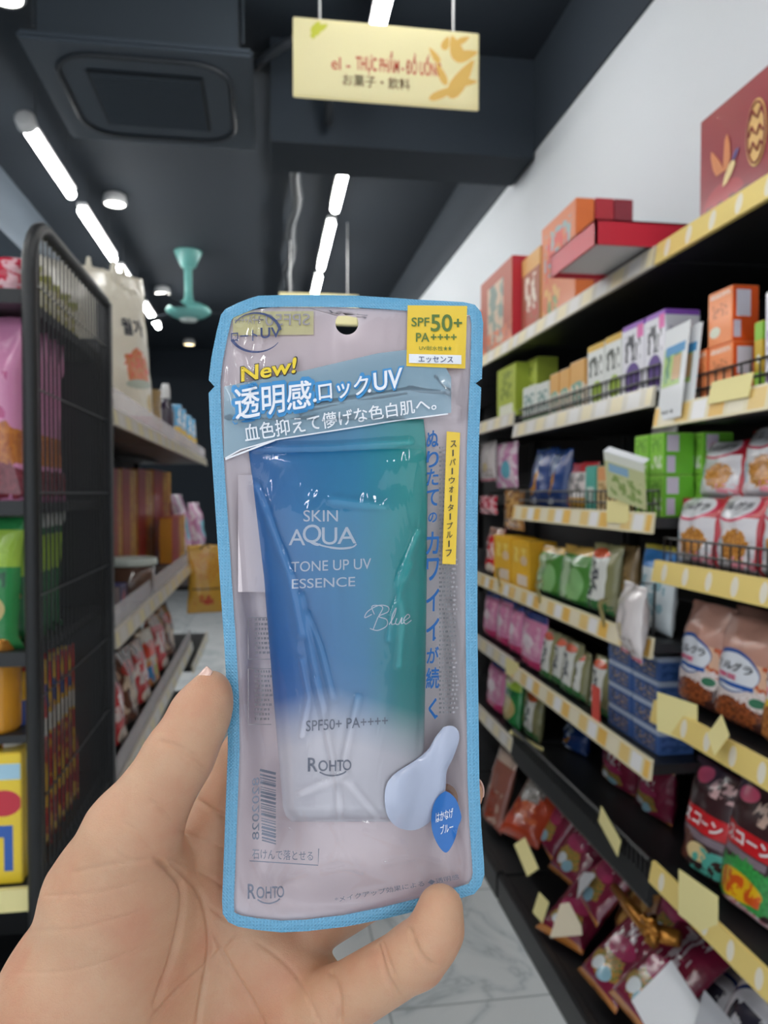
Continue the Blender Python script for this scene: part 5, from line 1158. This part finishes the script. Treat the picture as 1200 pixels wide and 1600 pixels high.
# ------------------------------------------------------------------ the hand (signed distance field meshed on a grid)
def Q(u, v, z):                             # millimetres in the hand frame; z above the pouch plane
    zz = tilt(min(v, 1650))*1000+z; k = (D*1000-zz)/F
    return np.array([(u-600)*k, (800-v)*k, zz])
VOX = .62
def build_hand():
    lo = np.array([-150., -352., -62.]); hi = np.array([52., -42., 78.])
    nn_ = ((hi-lo)/VOX).astype(int)+1
    ax = [lo[i]+VOX*np.arange(nn_[i]) for i in range(3)]
    FD = np.full(nn_, 30., np.float32)
    def sminf(a, b, k):
        h = np.clip(.5+.5*(b-a)/k, 0, 1); return b*(1-h)+a*h-k*h*(1-h)
    def region(pts, pad):
        mn, mx = pts.min(0)-pad, pts.max(0)+pad
        i0 = np.maximum(0, ((mn-lo)/VOX).astype(int)); i1 = np.minimum(nn_, ((mx-lo)/VOX).astype(int)+2)
        sl = tuple(slice(a, b) for a, b in zip(i0, i1))
        return sl, ax[0][sl[0]][:, None, None], ax[1][sl[1]][None, :, None], ax[2][sl[2]][None, None, :]
    def cone(a, b, ra, rb):                 # rounded cone
        def d(X, Y, Z):
            ba = b-a; l2 = ba@ba; px, py, pz = X-a[0], Y-a[1], Z-a[2]
            t = np.clip((px*ba[0]+py*ba[1]+pz*ba[2])/l2, 0, 1)
            return np.sqrt((px-t*ba[0])**2+(py-t*ba[1])**2+(pz-t*ba[2])**2)-(ra+(rb-ra)*t)
        return d, np.array([a-ra, a+ra, b-rb, b+rb])
    def ell(c, r, rot=None):
        r = np.array(r, float); R = np.array(rot) if rot is not None else np.eye(3)
        def d(X, Y, Z):
            px, py, pz = X-c[0], Y-c[1], Z-c[2]
            q = [R[i, 0]*px+R[i, 1]*py+R[i, 2]*pz for i in range(3)]
            k0 = np.sqrt(sum((q[i]/r[i])**2 for i in range(3))); k1 = np.sqrt(sum((q[i]/r[i]**2)**2 for i in range(3)))+1e-6
            return k0*(k0-1)/k1
        m = r.max(); return d, np.array([c-m, c+m])
    def add(prims, kin, kout):
        """smooth-join a group of shapes, then join the group to the hand"""
        P = np.concatenate([p[1] for p in prims]); sl, X, Y, Z = region(P, 14)
        g = None
        for d, _ in prims:
            v = d(X, Y, Z).astype(np.float32); g = v if g is None else sminf(g, v, kin)
        FD[sl] = sminf(FD[sl], g, kout)
    def chain(pts, rs): return [cone(Q(*a), Q(*b), ra, rb) for a, b, ra, rb in zip(pts, pts[1:], rs, rs[1:])]
    rz = lambda deg: [[math.cos(math.radians(deg)), math.sin(math.radians(deg)), 0], [-math.sin(math.radians(deg)), math.cos(math.radians(deg)), 0], [0, 0, 1]]
    palm = [cone(Q(335,1375,-26), Q(300,1680,-26), 13, 17), cone(Q(390,1420,-27), Q(350,1700,-26), 13, 17), cone(Q(440,1480,-25), Q(400,1720,-22), 13, 17), cone(Q(480,1560,-20), Q(440,1740,-14), 13, 17),
            cone(Q(330,1385,-26), Q(480,1560,-20), 12, 12)]
    add(palm, 9, 4)
    add([cone(Q(205,1385,-6), Q(135,1560,-6), 21, 26), cone(Q(135,1560,-6), Q(150,1740,-14), 26, 26), cone(Q(260,1420,-16), Q(250,1620,-18), 14, 18)], 10, 9)
    add([cone(Q(460,1690,-10), Q(440,1830,-12), 18, 18)], 5, 10)
    add([cone(Q(230,1760,-18), Q(200,1960,-14), 27, 25), cone(Q(330,1780,-20), Q(290,1960,-16), 26, 25)], 14, 12)      # wrist
    add([cone(Q(225,1940,-14), Q(150,2420,28), 25, 29), cone(Q(305,1940,-16), Q(235,2420,26), 25, 29)], 14, 14)      # forearm
    th = chain([(165,1400,0), (205,1306,6), (280,1180,8), (312,1115,6.5), (329,1078,5.0)], [19.5, 14.6, 10.3, 8.6, 6.2])
    add(th+[cone(Q(302,1150,8), Q(327,1098,8), 7.6, 6.4)], 5, 9)
    add(chain([(325,1395,-24), (330,1305,-24), (388,1180,-25), (440,1105,-22), (475,1050,-18)], [12.5, 10.8, 9.6, 8.4, 6.8]), 3, 6)
    add(chain([(395,1430,-26), (420,1370,-26), (545,1290,-27), (650,1252,-20), (724,1241,-9)], [12, 10.8, 9.8, 8.6, 6.6]), 3, 5)
    add(chain([(440,1490,-26), (475,1450,-26), (592,1382,-26), (670,1340,-20), (712,1316,-14)], [12, 10.6, 9.6, 8.2, 6.6]), 3, 2)
    add(chain([(475,1600,-14), (525,1568,-6), (650,1492,9), (683,1452,12), (688,1418,9.5)], [13.5, 10.6, 9.2, 7.6, 6.3])+[cone(Q(672,1478,13), Q(688,1420,11), 7.4, 6.2)], 3, 5)
    # surface nets
    S = FD < 0
    c = [S[i:nn_[0]-1+i, j:nn_[1]-1+j, k:nn_[2]-1+k] for i in (0, 1) for j in (0, 1) for k in (0, 1)]
    cnt = sum(x.astype(np.int8) for x in c); act = (cnt > 0) & (cnt < 8)
    idx = -np.ones(act.shape, np.int64); ij = np.argwhere(act); idx[act] = np.arange(len(ij))
    num = np.zeros((len(ij), 3)); den = np.zeros(len(ij))
    cor = [(i, j, k) for i in (0, 1) for j in (0, 1) for k in (0, 1)]
    for a in range(8):
        for b in range(a+1, 8):
            if sum(x != y for x, y in zip(cor[a], cor[b])) != 1: continue
            va = FD[ij[:, 0]+cor[a][0], ij[:, 1]+cor[a][1], ij[:, 2]+cor[a][2]]; vb = FD[ij[:, 0]+cor[b][0], ij[:, 1]+cor[b][1], ij[:, 2]+cor[b][2]]
            m = (va < 0) != (vb < 0); t = np.where(m, va/np.where(m, va-vb, 1), 0)
            p = np.array(cor[a])+t[:, None]*(np.array(cor[b])-np.array(cor[a])); num[m] += p[m]; den[m] += 1
    V = lo+VOX*(ij+num/den[:, None]); faces = []
    for d in range(3):
        e1, e2 = [x for x in range(3) if x != d]
        A = np.moveaxis(S, d, 0); ch = A[:-1] != A[1:]
        for p in np.argwhere(ch):
            g = [0, 0, 0]; g[d] = p[0]; o = [x for x in range(3) if x != d]; g[o[0]] = p[1]; g[o[1]] = p[2]
            if g[e1] == 0 or g[e2] == 0 or g[e1] >= nn_[e1]-1 or g[e2] >= nn_[e2]-1: continue
            q = []
            for s1, s2 in ((0, 0), (1, 0), (1, 1), (0, 1)):
                h = list(g); h[e1] -= 1-s1; h[e2] -= 1-s2; q.append(idx[h[0], h[1], h[2]])
            inside = S[tuple(g)]
            if (d == 1) == bool(inside): q = q[::-1]
            faces.append(q)
    Fa = np.array(faces)
    # smooth, then press the skin creases in along the normals
    def adj_smooth(V, lam):
        acc = np.zeros_like(V); ct = np.zeros(len(V))
        for a in range(4):
            for b in ((a+1) % 4, (a-1) % 4):
                np.add.at(acc, Fa[:, a], V[Fa[:, b]]); np.add.at(ct, Fa[:, a], 1)
        return V+lam*(acc/np.maximum(ct, 1)[:, None]-V)
    for _ in range(3): V = adj_smooth(V, .5); V = adj_smooth(V, -.5)
    V = adj_smooth(V, .5)
    n1 = np.cross(V[Fa[:, 2]]-V[Fa[:, 0]], V[Fa[:, 3]]-V[Fa[:, 1]]); N = np.zeros_like(V)
    for a in range(4): np.add.at(N, Fa[:, a], n1)
    N /= np.linalg.norm(N, axis=1)[:, None]+1e-9
    k = F/(D*1000-V[:, 2]); U = 600+V[:, 0]*k; Vv = 800-V[:, 1]*k
    CR = [([(236,1338),(262,1358),(285,1388),(284,1430),(268,1500),(242,1570)], 1.4, 1.1), ([(264,1347),(296,1375),(318,1410),(327,1476),(318,1540),(306,1610)], 1.2, .85), ([(330,1450),(360,1510),(398,1572),(420,1620)], 1, .7), ([(372,1452),(330,1500),(280,1545),(240,1590)], .9, .6), ([(400,1470),(460,1520),(500,1600)], .9, .4),
          ([(304,1247),(325,1262),(352,1278)], 1.1, .8), ([(272,1292),(310,1310),(350,1325)], .9, .35), ([(262,1338),(310,1360),(350,1385)], .9, .4), ([(245,1158),(275,1166),(300,1180),(322,1200)], 1.3, .5), ([(262,1170),(300,1194),(318,1205)], .9, .3), ([(232,1251),(250,1262),(266,1278)], 1, .45), ([(190,1285),(215,1300),(238,1325)], .9, .3), ([(175,1330),(205,1346),(238,1342)], 1, .4), ([(110,1365),(170,1352),(235,1344)], .9, .3),
          ([(60,1400),(150,1395),(220,1378)], .8, .2), ([(40,1455),(130,1450),(230,1420)], .8, .2), ([(20,1520),(120,1515),(250,1470)], .8, .2), ([(512,1506),(522,1530),(530,1562),(530,1600)], 1.4, .9), ([(590,1472),(596,1500),(606,1530),(622,1556)], 1.3, .8), ([(597,1470),(606,1500),(616,1525)], 1, .6), ([(640,1450),(648,1475),(662,1498),(680,1510)], 1.3, .9), ([(300,1390),(330,1420),(372,1448)], .9, .35), ([(285,1480),(330,1475),(380,1460)], .7, .2)]
    disp = np.zeros(len(V)); fr_ = N[:, 2] > .05
    for pts, wd, dp in CR:
        P = np.array(curve(pts, 6)); best = np.full(len(V), 1e9)
        m = fr_ & (U > P[:, 0].min()-25) & (U < P[:, 0].max()+25) & (Vv > P[:, 1].min()-25) & (Vv < P[:, 1].max()+25)
        um, vm_ = U[m], Vv[m]; bb = np.full(m.sum(), 1e9); tt = np.zeros(m.sum())
        for i, (a, b) in enumerate(zip(P, P[1:])):
            dx, dy = b-a; t = np.clip(((um-a[0])*dx+(vm_-a[1])*dy)/(dx*dx+dy*dy), 0, 1)
            dd = np.hypot(um-a[0]-t*dx, vm_-a[1]-t*dy); w_ = dd < bb; bb[w_] = dd[w_]; tt[w_] = (i+t[w_])/len(P)
        e = np.minimum(1, np.minimum(tt, 1-tt)*6+.15)
        disp[m] = np.maximum(disp[m], 1.25*dp*e*np.exp(-(bb/(wd*3.3))**2))
    V = V-N*disp[:, None]
    return V*.001, Fa
V_, F_ = build_hand()
me = bpy.data.meshes.new('hand'); me.vertices.add(len(V_)); me.vertices.foreach_set('co', V_.astype(np.float32).ravel())
me.loops.add(len(F_)*4); me.loops.foreach_set('vertex_index', F_.astype(np.int32).ravel())
me.polygons.add(len(F_)); me.polygons.foreach_set('loop_start', np.arange(0, len(F_)*4, 4, dtype=np.int32))
me.update(); me.validate()
me.polygons.foreach_set('use_smooth', [True]*len(me.polygons))
msk = pm('skin', '#d5a88c', .5, sss=.1); nb = NB(msk); b = nb.n['Principled BSDF']
b.inputs['Subsurface Weight'].default_value = .25; b.inputs['Subsurface Radius'].default_value = (1, .35, .2); b.inputs['Subsurface Scale'].default_value = .004
oc = nb.obj(); n1 = nb.noise(oc, 45, 4); n2 = nb.noise(oc, 320, 3)
colk = nb.ramp(n1, [(.3, '#c98f72'), (.5, '#cc9d7e'), (.7, '#d0a788')])
nb.l.new(nb.mix(nb.math('MULTIPLY', nb.math('GREATER_THAN', n2, .62), .12), colk, hx('#c98f74')), b.inputs['Base Color'])
vo = nb.n.new('ShaderNodeTexVoronoi'); vo.inputs['Scale'].default_value = 900; vo.feature = 'DISTANCE_TO_EDGE'; nb.l.new(oc, vo.inputs['Vector'])
wv = nb.noise(nb.vm('MULTIPLY', oc, (1, 1, .3)), 260, 4, .5)
bp = nb.n.new('ShaderNodeBump'); bp.inputs['Strength'].default_value = .35; bp.inputs['Distance'].default_value = .0004
nb.l.new(nb.math('ADD', nb.math('MULTIPLY', nb.math('MINIMUM', vo.outputs['Distance'], .12), 2.5), nb.math('MULTIPLY', wv, 1.2)), bp.inputs['Height']); nb.l.new(bp.outputs[0], b.inputs['Normal'])
me.materials.append(msk)
hand = bpy.data.objects.new('hand', me); C.objects.link(hand); hand.matrix_world = HAND_M
tag(hand, "person's left hand, palm to the viewer, thumb and little finger gripping the blue pouch", 'hand')
mn = pm('fingernail', '#e6c0b2', .25, coat=.4)
def nail(a, b, ra, rb, dors, L, half, over, label):
    a, b = Vector(a), Vector(b); ax_ = (b-a).normalized(); d = Vector(dors); d = (d-ax_*d.dot(ax_)).normalized(); s = ax_.cross(d)
    bm = bmesh.new(); G = []; nu, nv = 12, 12; r = (ra+rb)/2
    for lay in (0, .45):
        g = []
        for j in range(nv+1):
            y = j/nv; along = L*(y-1)+over; row = []
            for i in range(nu+1):
                x = 2*i/nu-1; an = x*half*(1-.12*y*y); cut = -.9*x*x*(1 if y > .5 else -1)*abs(y-.5)*2*.8
                rad = rb*1.0+.25+lay-max(0, along)*.35+(ra-rb)*max(0, -along)/(b-a).length
                row.append(bm.verts.new((b+ax_*(along+cut)+(d*math.cos(an)+s*math.sin(an))*rad)*.001))
            g.append(row)
        G.append(g)
    for lay in (0, 1):
        for j in range(nv):
            for i in range(nu):
                q = (G[lay][j][i], G[lay][j][i+1], G[lay][j+1][i+1], G[lay][j+1][i]); bm.faces.new(q if lay else q[::-1])
    for j in range(nv):
        for i in (0, nu): bm.faces.new((G[0][j][i], G[0][j+1][i], G[1][j+1][i], G[1][j][i]))
    for i in range(nu):
        for j in (0, nv): bm.faces.new((G[0][j][i], G[0][j][i+1], G[1][j][i+1], G[1][j][i]))
    bmesh.ops.recalc_face_normals(bm, faces=bm.faces)
    obj('fingernail', bm, mn, hand, True)['label'] = label
nail(Q(280,1180,8), Q(329,1078,5), 10.3, 6.2, (-.92, -.1, .42), 13, 1.0, 6.4, 'thumb nail seen edge on')
nail(Q(683,1452,12), Q(688,1418,9.5), 7.6, 6.3, (.95, .1, -.45), 9, .9, 5.2, 'little finger nail seen edge on')
nail(Q(650,1252,-20), Q(724,1241,-9), 8.6, 6.6, (0, 0, -1), 10, .9, 5.5, 'middle finger nail behind the pouch')
nail(Q(670,1340,-20), Q(712,1316,-14), 8.2, 6.6, (0, .1, -1), 10, .9, 5.5, 'ring finger nail behind the pouch')
nail(Q(440,1105,-22), Q(475,1050,-18), 8.4, 6.8, (0, 0, -1), 10, .9, 5.5, 'index finger nail behind the pouch')
